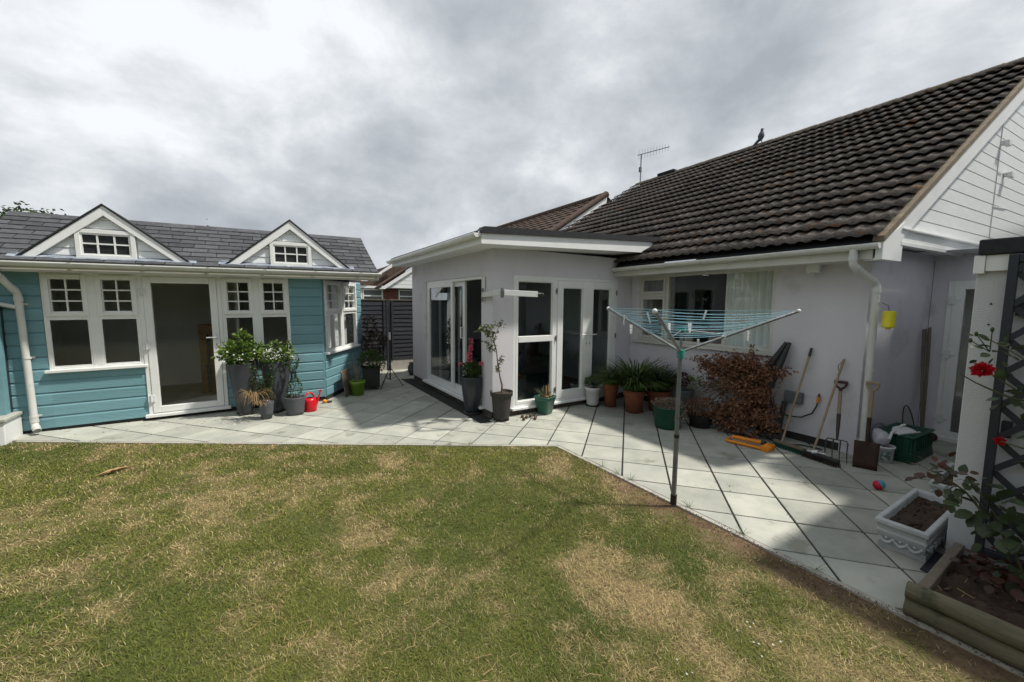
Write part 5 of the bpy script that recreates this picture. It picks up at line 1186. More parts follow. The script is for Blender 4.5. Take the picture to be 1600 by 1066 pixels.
# lime pot
lp = thing('lime_green_pot', 'lime green plastic pot holding a bare pale shrub', 'plant pot', (1.47, 7.78, 0))
pot_lathe(lp, [(.105, 0), (.125, .22), (.14, .222), (.142, .27)], M_greenpot, 28)
mb = MB()
for i in range(9): twig(mb, (0, 0, .24), (U(-.22, .12), U(-.08, .08), U(.40, .80)), .005, .002, 6, .02)
mb.build('stems', M_handle, lp)
mb = MB(); cloud(mb, (0, 0, .36), (.13, .12, .07), 70, .02, .035); mb.build('foliage', M_leafolive, lp)
bp2 = thing('black_box_planter', 'black box planter on castors with a round green bush', 'planter', (1.82, 8.22, 0), -.15)
mb = MB(); mb.lathe([(.155, .06), (.175, .42), (.18, .44), (.165, .44), (.16, .40)], 4, M=Matrix.Rotation(PI/4, 4, 'Z') @ Matrix.Diagonal((1.3, 1.3, 1, 1)), smooth=False, flute=0); mb.add([(-.16, -.16, .06), (.16, -.16, .06), (.16, .16, .06), (-.16, .16, .06)], [(0, 1, 2, 3)]); mb.build('pot', M_blackpot, bp2, bevel=.01)
for x, y in ((-.12, -.12), (.12, -.12), (.12, .12), (-.12, .12)):
    mb = MB(); mb.tube([(x-.012, y, .03), (x+.012, y, .03)], .028, 10); mb.build('castor', M_greyplastic, bp2)
mb = MB(); cloud(mb, (0, 0, .56), (.24, .22, .20), 800, .018, .05, .5); mb.build('foliage', M_leafdark, bp2)
mb = MB(); cloud(mb, (0, 0, .60), (.22, .20, .18), 260, .018, .05, .5); mb.build('bright_foliage', M_leafmid, bp2)
ps_ = thing('purple_shrub', 'dark purple leaved shrub standing against the black fence', 'shrub', (2.02, 8.85, 0))
mb = MB(); [twig(mb, (U(-.05, .05), U(-.05, .05), 0), (U(-.18, .18), U(-.15, .15), U(.8, 1.35)), .008, .003, 6, .03) for i in range(8)]; mb.build('stems', M_stem, ps_)
mb = MB(); cloud(mb, (.02, 0, .85), (.26, .22, .28), 650, .035, .05); cloud(mb, (-.06, 0, 1.22), (.14, .13, .22), 200, .035, .05); cloud(mb, (.05, 0, .45), (.2, .2, .3), 200, .035, .05); mb.build('foliage', M_leafpurple, ps_)
# tripod stand
tri = thing('tripod_stand', 'thin black lighting tripod standing in front of the black fence', 'tripod', (2.17, 8.13, 0))
mb = MB(); mb.tube([(0, 0, .16), (0, 0, .95)], .014, 8); mb.build('column', M_blackpot, tri)
mb = MB(); mb.tube([(0, 0, .95), (0, 0, 1.66)], .010, 8); mb.build('extension_rod', M_blackpot, tri)
mb = MB(); mb.tube([(0, 0, .36), (0, 0, .44)], .024, 8); mb.build('collar', M_blackpot, tri)
mb = MB(); mb.box(-.018, .018, -.024, -.012, .98, 1.13); mb.build('white_label', M_whitepot, tri)
for a in (3.7, .1, 2.0):
    c_, s_ = math.cos(a), math.sin(a); mb = MB(); mb.tube([(0, 0, .42), (c_*.27, s_*.27, .012)], .008, 6); mb.build('leg', M_blackpot, tri)
    mb = MB(); mb.tube([(0, 0, .17), (c_*.14, s_*.14, .22)], .006, 6); mb.build('brace', M_blackpot, tri)
gs_ = thing('grey_urn', 'small dark grey urn by the far corner of the garden room', 'urn', (3.02, 9.35, 0)); mb = MB(); mb.lathe([(.001, 0), (.06, 0), (.10, .10), (.10, .2), (.06, .27), (.08, .30)], 20); mb.build('body', M_greypot2, gs_)
# vase with pink snapdragons
vz = thing('tall_vase', 'tall glossy charcoal vase of pink snapdragons beside the open sliding door', 'planter', (2.75, 5.57, 0))
mb = MB(); mb.lathe([(.001, 0), (.13, 0), (.14, .02), (.14, .035), (.10, .036)], 28); mb.build('saucer', M_blackpot, vz)
pot_lathe(vz, [(.095, .03), (.108, .06), (.145, .28), (.165, .45), (.168, .55), (.160, .585), (.163, .59)], mat('gloss_charcoal', (.035, .042, .052), (.03, .036, .045), 4, .28), 36)
mb = MB(); cloud(mb, (0, 0, .68), (.14, .14, .13), 330, .020, .065, .7); mb.build('foliage', M_leafdark, vz)
mb = MB(); cloud(mb, (0, 0, .70), (.13, .13, .12), 100, .020, .065, .8); mb.build('bright_foliage', M_leafmid, vz)
mb = MB()
for (x, y, z) in ((-.02, 0, 1.17), (-.05, -.02, .93), (-.14, .1, .78), (.10, -.1, .80)): twig(mb, (0, 0, .58), (x, y, z), .004, .002)
mb.build('stems', M_greenstem, vz)
for (x, y, z0_, z1_, n_, r_) in ((-.02, 0, 1.0, 1.19, 46, .034), (-.055, -.03, .82, .98, 80, .05), (-.15, .10, .76, .80, 20, .03), (.10, -.12, .77, .82, 26, .035), (-.03, -.01, .98, 1.02, 12, .02)):
    mb = MB()
    for i in range(n_): a = U(0, 6.3); mb.leaf((x+math.cos(a)*r_*.3, y+math.sin(a)*r_*.3, U(z0_, z1_)), (math.cos(a), math.sin(a), U(-.3, .5)), .028, .034)
    mb.build('flower_spike', M_pink, vz)
# potted little tree
tt_ = thing('potted_tree', 'dusty black ribbed pot with a thin bent sapling at the corner', 'potted tree', (2.96, 5.02, 0))
pot_lathe(tt_, [(.115, .035), (.118, .06), (.148, .36), (.150, .37), (.165, .375), (.170, .43), (.172, .44)], M_dustpot, 36, flute=18, fd=.006)
for a in (.5, 2.6, 4.3, 5.6):
    mb = MB(); mb.ball((math.cos(a)*.10, math.sin(a)*.10, .018), .020, 8, 6); mb.build('castor', M_blackpot, tt_)
mb = MB(); trunk = [(0, 0, .40), (.01, 0, .52), (-.03, 0, .66), (-.07, 0, .88), (-.09, 0, 1.05), (-.12, .02, 1.18)]
mb.tube(trunk, [.015, .013, .010, .009, .007, .006], 7); tips = []
for (a, b) in (((-.09, 0, 1.05), (-.30, -.05, 1.40)), ((-.09, 0, 1.02), (-.26, .05, 1.18)), ((-.12, .02, 1.18), (-.03, 0, 1.46)), ((-.12, .02, 1.18), (-.16, .05, 1.42)), ((-.20, -.02, 1.25), (-.36, -.05, 1.38)), ((-.05, 0, .8), (.02, .02, .95)), ((-.17, 0, 1.15), (-.20, -.02, 1.05)), ((-.04, 0, .72), (-.09, -.03, .80))):
    tips.append(twig(mb, a, b, .005, .002, 5, .012))
mb.build('trunk', M_stem, tt_)
mb = MB(); mc = MB()
for pts in tips:
    for p in pts[1:]:
        for k in range(5): (mb if rnd.random() < .65 else mc).leaf(p, (U(-1, 1), U(-1, 1), U(-.7, .5)), .024, .055)
for k in range(60): a = tips[rnd.choice([0, 0, 2, 4, 3])]; p = a[-1]+Vector((U(-.08, .08), U(-.05, .05), U(-.07, .04))); (mb if k % 2 else mc).leaf(p, (U(-1, 1), U(-1, 1), U(-.6, .6)), .024, .05)
mb.build('foliage', M_leafolive, tt_); mc.build('bright_foliage', M_leafmid, tt_)
# glazed square pot
gz = thing('green_glazed_pot', 'square green glazed pot of drying bulbs in front of the glass doors', 'plant pot', (3.74, 4.99, 0), .35)
pot_lathe(gz, [(.082, 0), (.088, .03), (.125, .26), (.138, .265), (.138, .285)], M_glaze, 32, .85)
mb = MB(); straps(mb, (0, 0, .27), 30, .16, .010, .8, .08); straps(mb, (-.06, 0, .27), 24, .2, .008, .5, .04); mb.build('foliage', M_leafolive, gz)
mb = MB(); [mb.ball((U(-.09, .09), U(-.09, .09), .285), .016, 7, 5, (1, 1, 1.3)) for i in range(14)]; mb.tube([(.02, 0, .27), (.025, 0, .44)], .011, 7); mb.tube([(.09, .0, .27), (.085, 0, .46)], [.016, .006], 7); mb.build('dried_bulbs', M_straw, gz)
pc = [(3.24, 4.84), (3.33, 4.90), (3.42, 4.93), (3.45, 4.84), (3.40, 4.78), (3.30, 4.97)]
for i, (x, y) in enumerate(pc):
    mb = MB(); mb.ball((0, 0, .024), .024, 9, 6, (1, 1, 1.1))
    for k in range(22): a = k*2.4; z = .008+.035*k/22; mb.leaf((math.cos(a)*.014, math.sin(a)*.014, z), (math.cos(a), math.sin(a), .35), .014, .016)
    o = mb.build('pine_cone', M_stem); o.location = (x, y, 0); tag(o, ('leftmost brown pine cone, next to the sapling pot', 'second brown pine cone from the left by the sapling pot', 'brown pine cone in the middle, close to the brick plinth', 'brown pine cone nearest the green glazed pot', 'brown pine cone nearest the lawn', 'brown pine cone touching the plinth behind the others')[i], 'pine cone', 'pine cones on the paving')
# row of pots along the corner
wp = thing('white_pot', 'white bucket shaped pot with a low leafy plant beside the french doors', 'plant pot', (4.75, 4.99, 0), 0)
pot_lathe(wp, [(.095, .02), (.10, .04), (.122, .28), (.136, .285), (.138, .325)], M_whitepot, 32)
mb = MB(); mb.lathe([(.001, 0), (.11, 0), (.115, .02), (.10, .02)], 24); mb.build('saucer', M_blackpot, wp)
mb = MB(); mb.tube([(-.05, -.125, .24), (-.03, -.14, .19), (.0, -.136, .17), (.03, -.135, .19)], .004, 5); mb.build('moulded_swag', M_gutter, wp)
mb = MB(); cloud(mb, (0, 0, .40), (.14, .14, .10), 280, .016, .04, .6); mb.build('foliage', M_leafdark, wp)
mb = MB(); cloud(mb, (0, 0, .41), (.13, .13, .09), 90, .016, .04, .6); mb.build('bright_foliage', M_leafmid, wp)
def terra(label, x, y, r, h, hz=0): 
    t = thing('terracotta_pot', label, 'plant pot', (x, y, 0), 0, 'terracotta pots in the corner')
    pot_lathe(t, [(r*.72, 0), (r*.90, h*.74), (r*.92, h*.76), (r, h*.78), (r*1.02, h), (r*1.0, h)], M_terra, 32); return t
t1 = terra('narrow terracotta pot of thin grassy leaves next to the white pot', 4.98, 4.80, .128, .40)
mb = MB(); straps(mb, (0, 0, .37), 150, .42, .016, 1.0, .07, .9); straps(mb, (0, 0, .37), 14, .45, .008, .3, .04, .4); mb.build('foliage', M_leafmid, t1)
t2 = terra('large terracotta pot of arching agapanthus leaves, front of the corner group', 5.06, 4.36, .175, .36)
mb = MB(); straps(mb, (0, 0, .33), 420, .76, .026, 1.25, .14, .85); mb.build('foliage', M_leafdark, t2)
mb = MB(); straps(mb, (0, 0, .33), 330, .74, .026, 1.25, .14, .85); mb.build('bright_foliage', mat('strap_leaf', (.09, .15, .04), (.15, .22, .06), 9, .4, leaf=True, w=.1), t2)
for x, y in ((-.1, -.1), (.08, -.12)): mb = MB(); mb.ball((x, y, .018), .018, 8, 6); mb.build('pot_foot', M_terra, t2)
t3 = terra('wide terracotta pot with shorter dark leaves behind the washing line post', 5.48, 4.22, .20, .34)
mb = MB(); straps(mb, (0, 0, .31), 220, .60, .024, 1.0, .13, .8); mb.build('foliage', M_leafdark, t3)
mb = MB(); straps(mb, (0, 0, .31), 8, .62, .010, .3, .05, .3); mb.build('tall_leaves', M_leafdark, t3)
gpk = thing('grey_planter', 'grey planter with purple leaves and pale seed heads behind the post', 'planter', (5.55, 3.78, 0))
pot_lathe(gpk, [(.10, 0), (.13, .40), (.14, .42)], M_greyplastic, 24)
mb = MB(); cloud(mb, (.0, .06, .56), (.13, .12, .10), 110, .035, .055); mb.build('foliage', mat('maroon_leaf', (.12, .015, .03), (.06, .015, .02), 12, .5, leaf=True), gpk)
mb = MB(); cloud(mb, (.02, -.16, .55), (.10, .10, .13), 60, .04, .05); mb.build('pale_foliage', M_leafbright, gpk)
dg = thing('dark_green_tub', 'dark green tub overflowing with dried grey flower heads by the post', 'tub', (4.83, 3.55, 0))
pot_lathe(dg, [(.165, 0), (.175, .04), (.205, .29), (.215, .295), (.215, .31)], M_darkgreen, 36)
mb = MB(); cloud(mb, (0, 0, .34), (.23, .23, .075), 1100, .014, .018, .2); cloud(mb, (.02, -.19, .22), (.12, .05, .13), 380, .014, .018, -.4); mb.build('seed_heads', M_seed, dg)
mb = MB(); cloud(mb, (0, 0, .31), (.2, .2, .05), 200, .02, .03, .2); mb.build('foliage', M_dead, dg)
dp = thing('dead_plant_pot', 'low black pot of withered brown stems between the tub and the bench', 'plant pot', (5.28, 3.34, 0))
pot_lathe(dp, [(.14, 0), (.16, .16), (.17, .17)], M_blackpot, 24)
mb = MB(); cloud(mb, (0, 0, .28), (.26, .25, .13), 900, .020, .028); mb.build('dead_foliage', M_dead, dp)
mb = MB(); cloud(mb, (-.05, -.05, .30), (.24, .22, .10), 260, .016, .02); mb.build('seed_heads', M_seed, dp)
mb = MB(); [twig(mb, (U(-.05, .05), U(-.05, .05), .14), (U(-.28, .28), U(-.25, .25), U(.2, .5)), .003, .001) for i in range(30)]; mb.build('stems', M_stem, dp)
# dead bush heaped on an old slatted chair against the wall
ch = thing('garden_recliner', 'folded black garden recliner with grey slats leaning on the lilac wall', 'garden chair', (5.55, 2.75, 0)); HO = Vector((5.55, 2.75, 0))
def hp(*p): return Vector(p)-HO
for (y0_, y1_) in ((2.80, 2.50), (2.62, 2.46)):
    mb = MB(); bar(mb, hp(5.52, y0_, .55), hp(5.74, y1_, 1.27), .04, .02)
    mb = MB(); mb.tube([hp(5.50, y0_+.02, .50), hp(5.62, (y0_+y1_)/2, .90), hp(5.73, y1_, 1.26)], [.060, .050, .022], 10); mb.build('tapered_arm', M_blackpot, ch)
mb = MB(); mb.tube([hp(5.35, 3.05, .06), hp(5.55, 2.8, .55)], .022, 8); mb.tube([hp(5.45, 2.35, .08), hp(5.56, 2.55, .55)], .022, 8); mb.tube([hp(5.35, 3.05, .06), hp(5.45, 2.35, .08)], .02, 8); mb.tube([hp(5.6, 2.46, .1), hp(5.7, 2.46, .5)], .03, 8); mb.build('frame', M_blackpot, ch)
for i in range(5):
    t = i/6; a = hp(5.30, 3.22-.13*i, .02+.01*i); b = hp(5.60, 3.02-.10*i, .24+.03*i); mb = MB(); bar(mb, a, b, .016, .075); mb.build('slat', M_greyplastic, ch)
bush = thing('dead_bush', 'cut down brown dead shrub heaped over the recliner against the wall', 'dead shrub', (5.55, 2.8, 0))
rm_ = random.Random(5)
stem = MB(); lf = MB(); lf2 = MB()
root = [hp(5.58, 2.62, .35), hp(5.6, 2.7, .5), hp(5.55, 2.9, .45)]
ends = []
def blobpt(c_, r_): 
    return Vector(c_)+Vector((rm_.gauss(0, r_[0]), rm_.gauss(0, r_[1]), rm_.gauss(0, r_[2])))
blobs = [((5.48, 2.85, .94), (.09, .18, .09), 70), ((5.45, 2.62, .68), (.10, .10, .17), 75), ((5.42, 2.68, .32), (.10, .13, .14), 60), ((5.50, 3.22, .90), (.07, .15, .09), 34), ((5.48, 3.05, .66), (.09, .16, .12), 13), ((5.32, 3.08, .22), (.10, .17, .08), 20), ((5.30, 2.85, .06), (.06, .15, .05), 16), ((5.55, 3.55, .92), (.03, .1, .04), 6), ((5.60, 2.42, .93), (.03, .07, .05), 7), ((5.45, 2.42, .25), (.05, .06, .10), 14), ((5.47, 3.35, .62), (.05, .10, .08), 8)]
for c_, r_, n_ in blobs:
    for i in range(n_):
        e_ = blobpt(c_, r_); e_.x = min(e_.x, 5.76); e_.z = max(e_.z, .02); e_ = e_-HO; a = root[i % 3]; m_ = a.lerp(e_, .55)+Vector((rm_.uniform(-.06, .02), 0, rm_.uniform(.0, .16)))
        pts = []
        for k in range(7):
            t = k/6; pts.append(a*(1-t)**2+m_*2*t*(1-t)+e_*t*t)
        if i % 3 == 0: stem.tube(pts, [.004*(1-t/9) for t in range(7)], 4, cap=False)
        for k in range(22):
            t = rm_.uniform(.70, 1.02); p = (a*(1-t)**2+m_*2*t*(1-t)+e_*t*t)+Vector((rm_.gauss(0, .022), rm_.gauss(0, .028), rm_.gauss(0, .026)))
            if p.z < .01-HO.z: continue
            (lf if rm_.random() < .72 else lf2).leaf(p, (rm_.uniform(-1, .3), rm_.uniform(-1, 1), rm_.uniform(-1, .5)), .028, .050)
for i in range(26): # long stems sweeping down to the left
    a = hp(5.5, 2.85+U(-.1, .1), .80+U(-.1, .1)); b = hp(5.35+U(-.1, .1), 3.5+U(-.25, .1), .12+U(-.05, .45)); twig(stem, a, b, .005, .002, 6, .02)
stem.build('branches', M_stem, bush); lf.build('dead_leaves', M_dead, bush, kind='stuff'); lf2.build('paler_dead_leaves', mat('pale_dead_leaf', (.36, .215, .125), (.25, .14, .08), 14, .8, leaf=True), bush, kind='stuff')

# ================================================================== rotary washing line
wl0 = thing('rotary_washing_line', 'three armed rotary washing line with blue cords on a grey steel post', 'washing line', (2.974, 2.09, 0))
mb = MB(); mb.tube([(0, 0, -.05), (0, 0, .62)], .0205, 14); mb.build('ground_post', M_steel, wl0)
mb = MB(); mb.tube([(-.002, 0, .60), (-.004, 0, 1.33)], .0175, 14); mb.build('upper_post', M_steel, wl0)
mb = MB(); mb.tube([(0, 0, .595), (0, 0, .625)], .023, 14); mb.build('joint_ring', M_blackpot, wl0)
mb = MB(); mb.tube([(0, 0, 0.004), (0, 0, .09)], .0265, 14); mb.build('rusty_socket', M_rust, wl0)
mb = MB(); mb.tube([(0, 0, 1.31), (0, 0, 1.35)], .032, 12); mb.tube([(0, 0, 1.285), (0, 0, 1.30)], .030, 12); mb.build('hub', M_tealp, wl0)
mb = MB(); mb.tube([(0, 0, 1.36), (0, 0, 1.53)], .012, 8); mb.build('top_tube', M_steel, wl0)
mb = MB(); mb.tube([(0, 0, 1.51), (0, 0, 1.54)], .032, 10); mb.build('runner', M_tealp, wl0)
aw = [R(85+120*k) for k in range(3)]; RR = .93; ZH, ZT = 1.335, 1.685
armp = lambda k, t: Vector((math.cos(aw[k])*RR*t, math.sin(aw[k])*RR*t, ZH+(ZT-ZH)*t))
for k in range(3):
    mb = MB(); mb.tube([armp(k, .03), armp(k, 1.0)], .012, 10); a_ = mb.build('arm', M_steel, wl0)
    mb = MB(); p = armp(k, 1.0); mb.ball(tuple(p), .017, 10, 7); mb.build('end_cap', M_whitepot, a_)
    mb = MB(); mb.tube([Vector((0, 0, 1.52)), armp(k, .42)], .0035, 6); mb.build('strut', M_steel, wl0)
    for j in range(8):
        t = .40+.575*j/7; mb = MB(); q_ = armp(k, t); mb.tube([q_+Vector((0, 0, -.012)), q_+Vector((0, 0, .018))], .005, 5); mb.build('cord_clip', M_tealp, a_)
for k in range(3):
    for j in range(10):
        t = .38+.60*j/9+U(-.008, .008); a, b = armp(k, t), armp((k+1) % 3, t+.008); mb = MB(); sag = U(.004, .014)*(1+t*.6)
        mb.tube([a.lerp(b, i/8)-Vector((0, 0, sag*(1-(i/4-1)**2)*1.6-.010)) for i in range(9)], .0015, 4, cap=False); mb.build('cord', M_line, wl0)
# pegs
pegs = [(1, .55, .93), (2, .35, .66), (2, .5, .60), (2, .58, .62), (0, .7, .5), (0, .8, .8), (1, .2, .75), (1, .25, .75), (1, .85, .45)]
def peg(label, p, rz_, tl_):
    t = thing('clothes_peg', label, 'clothes peg', tuple(p), rz_, 'pegs on the washing line'); t.rotation_euler = (tl_, 0, rz_)
    for s_ in (-1, 1):
        mb = MB(); mb.box(s_*.007-.006, s_*.007+.006, -.005, .005, -.065, .020, Matrix.Rotation(s_*.07, 4, 'Y')); mb.build('jaw', M_whitepot, t)
    mb = MB(); mb.tube([(-.010, 0, -.015), (.010, 0, -.015)], .006, 6); mb.build('spring', M_steel, t)
pl_ = ['white peg on the arm reaching left', 'white peg hanging in the middle of the cords, left one of two', 'white peg hanging in the middle of the cords, right one of two', 'white peg gripped low beside the hub', 'white peg on the right hand arm', 'second white peg on the right hand arm', 'white peg high on the right hand cords', 'white peg hanging on the left hand cords', 'second white peg hanging on the left hand cords']
WO = Vector((2.974, 2.09, 0))
from_px = [(-.05, .50, 1.52), (.02, .14, 1.55), (.18, .05, 1.55), (.16, -.05, 1.42), (.28, -.20, 1.455), (.42, -.32, 1.50), (.56, .15, 1.66), (-.28, .12, 1.64), (-.36, .30, 1.62)]
for i, (lb2, o_) in enumerate(zip(pl_, from_px)): peg(lb2, WO+Vector(o_), U(-1, 1), U(-.35, .35))

# ================================================================== garden tools along the wall
def lean(a, b): return Vector(a), Vector(b)
def broom(label, foot, top, hm, hl, grip, group='brooms leaning on the wall', hang=False):
    t = thing('broom', label, 'broom', tuple(foot), 0, group); f_ = Vector(foot); tp_ = Vector(top)-f_
    mb = MB(); mb.tube([Vector((0, 0, .05)), tp_], .0125, 10); mb.build('handle', M_handle, t)
    if grip: mb = MB(); mb.tube([tp_*.93, tp_*1.0+Vector((0, 0, .02))], [.018, .013], 10); mb.build('grip', M_blackpot, t)
    else: mb = MB(); mb.tube([tp_*.97, tp_*.99, tp_*.95+Vector((-.03, .03, -.02)), tp_*.88+Vector((-.01, .01, 0))], .004, 5); mb.build('hanging_cord', M_stem, t)
    u_ = Vector((-.18, -1, 0)).normalized(); s_ = Vector((-u_.y, u_.x, 0)); M = Matrix(((u_.x, s_.x, 0, 0), (u_.y, s_.y, 0, 0), (0, 0, 1, 0), (0, 0, 0, 1)))
    mb = MB(); mb.box(-hl*.25, hl*.75, -.028, .028, .052, .082, M); mb.build('broom_head', hm[0], t, bevel=.008)
    mb = MB()
    for i in range(30):
        for j in range(5):
            x = -hl*.25+hl*(i+.5)/30; y = -.026+.052*(j+.5)/5; mb.tube([M @ Vector((x, y, .055)), M @ Vector((x+U(-.008, .008), y*1.7+U(-.01, .01), .004))], .0035, 4, cap=False)
    mb.build('bristles', hm[1], t, kind='stuff')
    return t
broom('wooden handled broom with green bristles and a black grip, nearest the bush', (5.33, 2.30, 0), (5.775, 2.235, 1.19), (M_oldwood, M_bristle), .36, True)
b2 = broom('wooden handled broom with a dark grey head and cord loop, beside the fork', (5.24, 1.94, 0), (5.775, 1.90, 1.11), (M_blackpot, M_darkmetal), .36, False)
mb = MB(); mb.box(-.05, .12, -.012, .012, .083, .092, Matrix.Rotation(-1.3, 4, 'Z')); mb.tube([(-.02, .0, .085), (-.0, -.05, .10)], .02, 8); mb.build('white_bracket', M_whitepot, b2)
def dhandle(t, top, d, m_, w_=.055):
    s_ = Vector((.15, -1, 0)).normalized(); up2 = d.normalized(); c_ = Vector(top)
    mb = MB(); mb.tube([c_-up2*.12, c_-up2*.085], [.016, .020], 8)
    mb.tube([c_-up2*.09, c_-up2*.06-s_*w_*.7, c_-up2*.02-s_*w_, c_-s_*w_*.95], [.014, .013, .012, .012], 8); mb.tube([c_-up2*.09, c_-up2*.06+s_*w_*.7, c_-up2*.02+s_*w_, c_+s_*w_*.95], [.014, .013, .012, .012], 8)
    mb.tube([c_-s_*w_*1.15, c_+s_*w_*1.15], .016, 10); return mb.build('d_handle', m_, t)
fk = thing('garden_fork', 'four tined garden fork with a dark red handle leaning on the wall', 'garden fork', (5.30, 1.74, 0)); ft = Vector((5.765, 1.905, .84))-Vector((5.30, 1.74, 0)); d = ft.normalized()
dhandle(fk, ft, d, mat('maroon_plastic', (.06, .014, .016), None, 6, .5))
mb = MB(); mb.tube([ft-d*.12, ft-d*.42], [.017, .019], 10); mb.build('shaft', M_handle, fk)
mb = MB(); mb.tube([ft-d*.40, ft-d*.62, ft-d*.70], [.021, .015, .010], 8); s_ = Vector((.25, -1, 0)).normalized(); nk = ft-d*.70
mb.tube([nk-s_*.095-d*.03, nk-s_*.085, nk, nk+s_*.085, nk+s_*.095-d*.03], .007, 6)
for k in range(4):
    e = nk+s_*(-.095+.19*k/3); mb.tube([e-d*(.005 if k in (1, 2) else .02), e-d*.12+Vector((-.015, 0, -.0)), e-d*.255], [.007, .006, .003], 6)
mb.build('tines', M_darkmetal, fk)
sp2 = thing('garden_spade', 'rusty square bladed spade with a wooden D handle leaning on the downpipe', 'spade', (5.40, 1.52, 0)); ft = Vector((5.655, 1.585, .895))-Vector((5.40, 1.52, 0)); d = ft.normalized()
dhandle(sp2, ft, d, M_handle, .05)
mb = MB(); mb.tube([ft-d*.12, ft-d*.40], [.019, .019], 10); mb.build('shaft', M_handle, sp2)
mb = MB(); mb.tube([ft-d*.38, ft-d*.62, ft-d*.70], [.021, .018, .012], 8); mb.build('socket', M_rust, sp2)
s_ = Vector((.35, -1, 0)).normalized(); n_ = s_.cross(d).normalized(); c_ = ft-d*.785; mb = MB(); vs = []
for j in range(5):
    for i in range(7):
        u = (i/3-1); w_ = .105*(1-.05*j/4); vs.append(c_+d*(.145-.29*j/4)+s_*u*w_+n_*(.012*u*u)+(Vector((0, 0, 0)) if j else -d*.004*abs(u)))
mb.add(vs, [(j*7+i, j*7+i+1, (j+1)*7+i+1, (j+1)*7+i) for j in range(4) for i in range(6)], True); o = mb.build('blade', M_rust, sp2); so_ = o.modifiers.new('solid', 'SOLIDIFY'); so_.thickness = .005
# wall box, hose
gb = MB(); gb.box(-.075, 0, -.10, .105, -.07, .075); o = gb.build('outdoor_socket_box', M_greyplastic, bevel=.012); o.location = (5.797, 2.38, .56); tag(o, 'grey weatherproof socket box on the lilac wall behind the first broom', 'socket box')
hs = thing('garden_hose', 'dark hose with an orange connector looping out of the dead bush', 'hose', (5.77, 2.2, .5)); QO = Vector((5.77, 2.2, .5))
mb = MB(); pts = [Vector(p)-QO for p in ((5.62, 2.68, .42), (5.70, 2.55, .34), (5.74, 2.42, .31), (5.75, 2.28, .325), (5.76, 2.17, .40), (5.765, 2.13, .50), (5.765, 2.12, .56))]; mb.tube(pts, .009, 8); mb.build('hose_tube', M_hose, hs)
mb = MB(); mb.tube([Vector(p)-QO for p in ((5.765, 2.12, .545), (5.765, 2.115, .62))], .017, 8); mb.build('connector', M_orange, hs)
mb = MB(); mb.tube([Vector(p)-QO for p in ((5.765, 2.115, .62), (5.765, 2.112, .66))], [.013, .008], 8); mb.build('nozzle', M_blackpot, hs)
mb = MB(); mb.tube([Vector(p)-QO for p in ((5.5, 2.55, .03), (5.45, 2.42, .015), (5.5, 2.30, .012), (5.62, 2.2, .012), (5.66, 2.0, .012))], .008, 6); mb.build('loose_hose', M_hose, hs)
# wall cable
cbx = MB(); cbx.tube([(5.793, 2.60, 1.00), (5.793, 2.52, .92), (5.793, 2.45, .82), (5.793, 2.41, .64)], .0022, 5); cbx.tube([(5.793, 2.30, .60), (5.793, 2.1, .615), (5.793, 1.86, .60)], .0022, 5); o = cbx.build('wall_cable', M_gutter); tag(o, 'thin pale cable running down the wall to the grey socket box', 'cable')
# sprinkler
spk = thing('lawn_sprinkler', 'orange yellow oscillating lawn sprinkler on the paving below the bush', 'sprinkler', (4.96, 2.56, 0)); a = Vector((-.02, .20, 0)); b = Vector((.07, -.24, 0)); sd2 = Vector((.9, .2, 0))
mb = MB(); mb.tube([a+Vector((0, 0, .025)), b+Vector((0, 0, .025))], .021, 10); mb.build('front_bar', M_orange, spk)
mb = MB(); mb.tube([a+sd2*.13+Vector((0, -.04, .055)), b+sd2*.13+Vector((0, .09, .055))], .026, 12); mb.build('oscillating_bar', M_orange, spk)
mb = MB(); mb.tube([b+sd2*.13+Vector((0, .09, .055)), b+sd2*.13+Vector((0, .05, .055))], .030, 12); mb.build('black_collar', M_blackpot, spk)
mb = MB(); mb.box(-.035, .14, -.05, .04, .0, .07, Matrix.Translation(b+Vector((0, .02, 0)))); mb.tube([b+Vector((.02, -.03, .04)), b+Vector((.02, .03, .07))], .03, 10); mb.build('gear_housing', M_orange, spk, bevel=.012)
mb = MB(); mb.tube([a+Vector((0, 0, .02)), a+sd2*.14+Vector((0, 0, .03))], .016, 8); mb.build('end_bar', M_orange, spk)
# crates, bucket, dustpan
cr_ = thing('green_crates', 'nested dark green plastic crates standing in the passage', 'crate', (6.32, 1.455, 0), -.04)
for k in range(4):
    z = .012+k*.028; mb = MB(); mb.box(-.325+.004*k, .325-.004*k, -.185+.003*k, .165-.003*k, z, z+.020); mb.build('crate_rim', M_darkgreen, cr_, bevel=.004)
mb = MB(); mb.prism([(-.31, -.17, .0), (.31, -.17, .0), (.30, -.155, .30), (-.30, -.155, .30)], (0, .31, 0)); mb.build('crate_body', M_darkgreen, cr_, bevel=.008)
for i in range(9):
    x = -.27+i*.066; mb = MB(); mb.box(x, x+.014, -.182, -.160, .13, .27); mb.build('rib', M_darkgreen, cr_)
mb = MB(); [mb.box(-.322, -.306, -.14+i*.06, -.125+i*.06, .12, .27) for i in range(5)]; mb.build('end_ribs', M_darkgreen, cr_)
mb = MB(); mb.box(-.325, .325, -.18, .165, .285, .305); mb.build('crate_lip', M_darkgreen, cr_, bevel=.006)
for i in range(5): mb = MB(); mb.box(-.25+i*.11, -.19+i*.11, -.14, .13, .305, .313); mb.build('crate_slot_bar', M_darkgreen, cr_)
du2 = thing('dustpan', 'white plastic dustpan lying on top of the green crates', 'dustpan', (6.13, 1.42, .312), -.3)
mb = MB(); vs = []; n = 12
for i in range(n+1): t = PI*i/n; vs += [(math.cos(t)*.17, math.sin(t)*.09-.03, .05*math.sin(t)+.004), (math.cos(t)*.05, math.sin(t)*.02-.06, .004)]
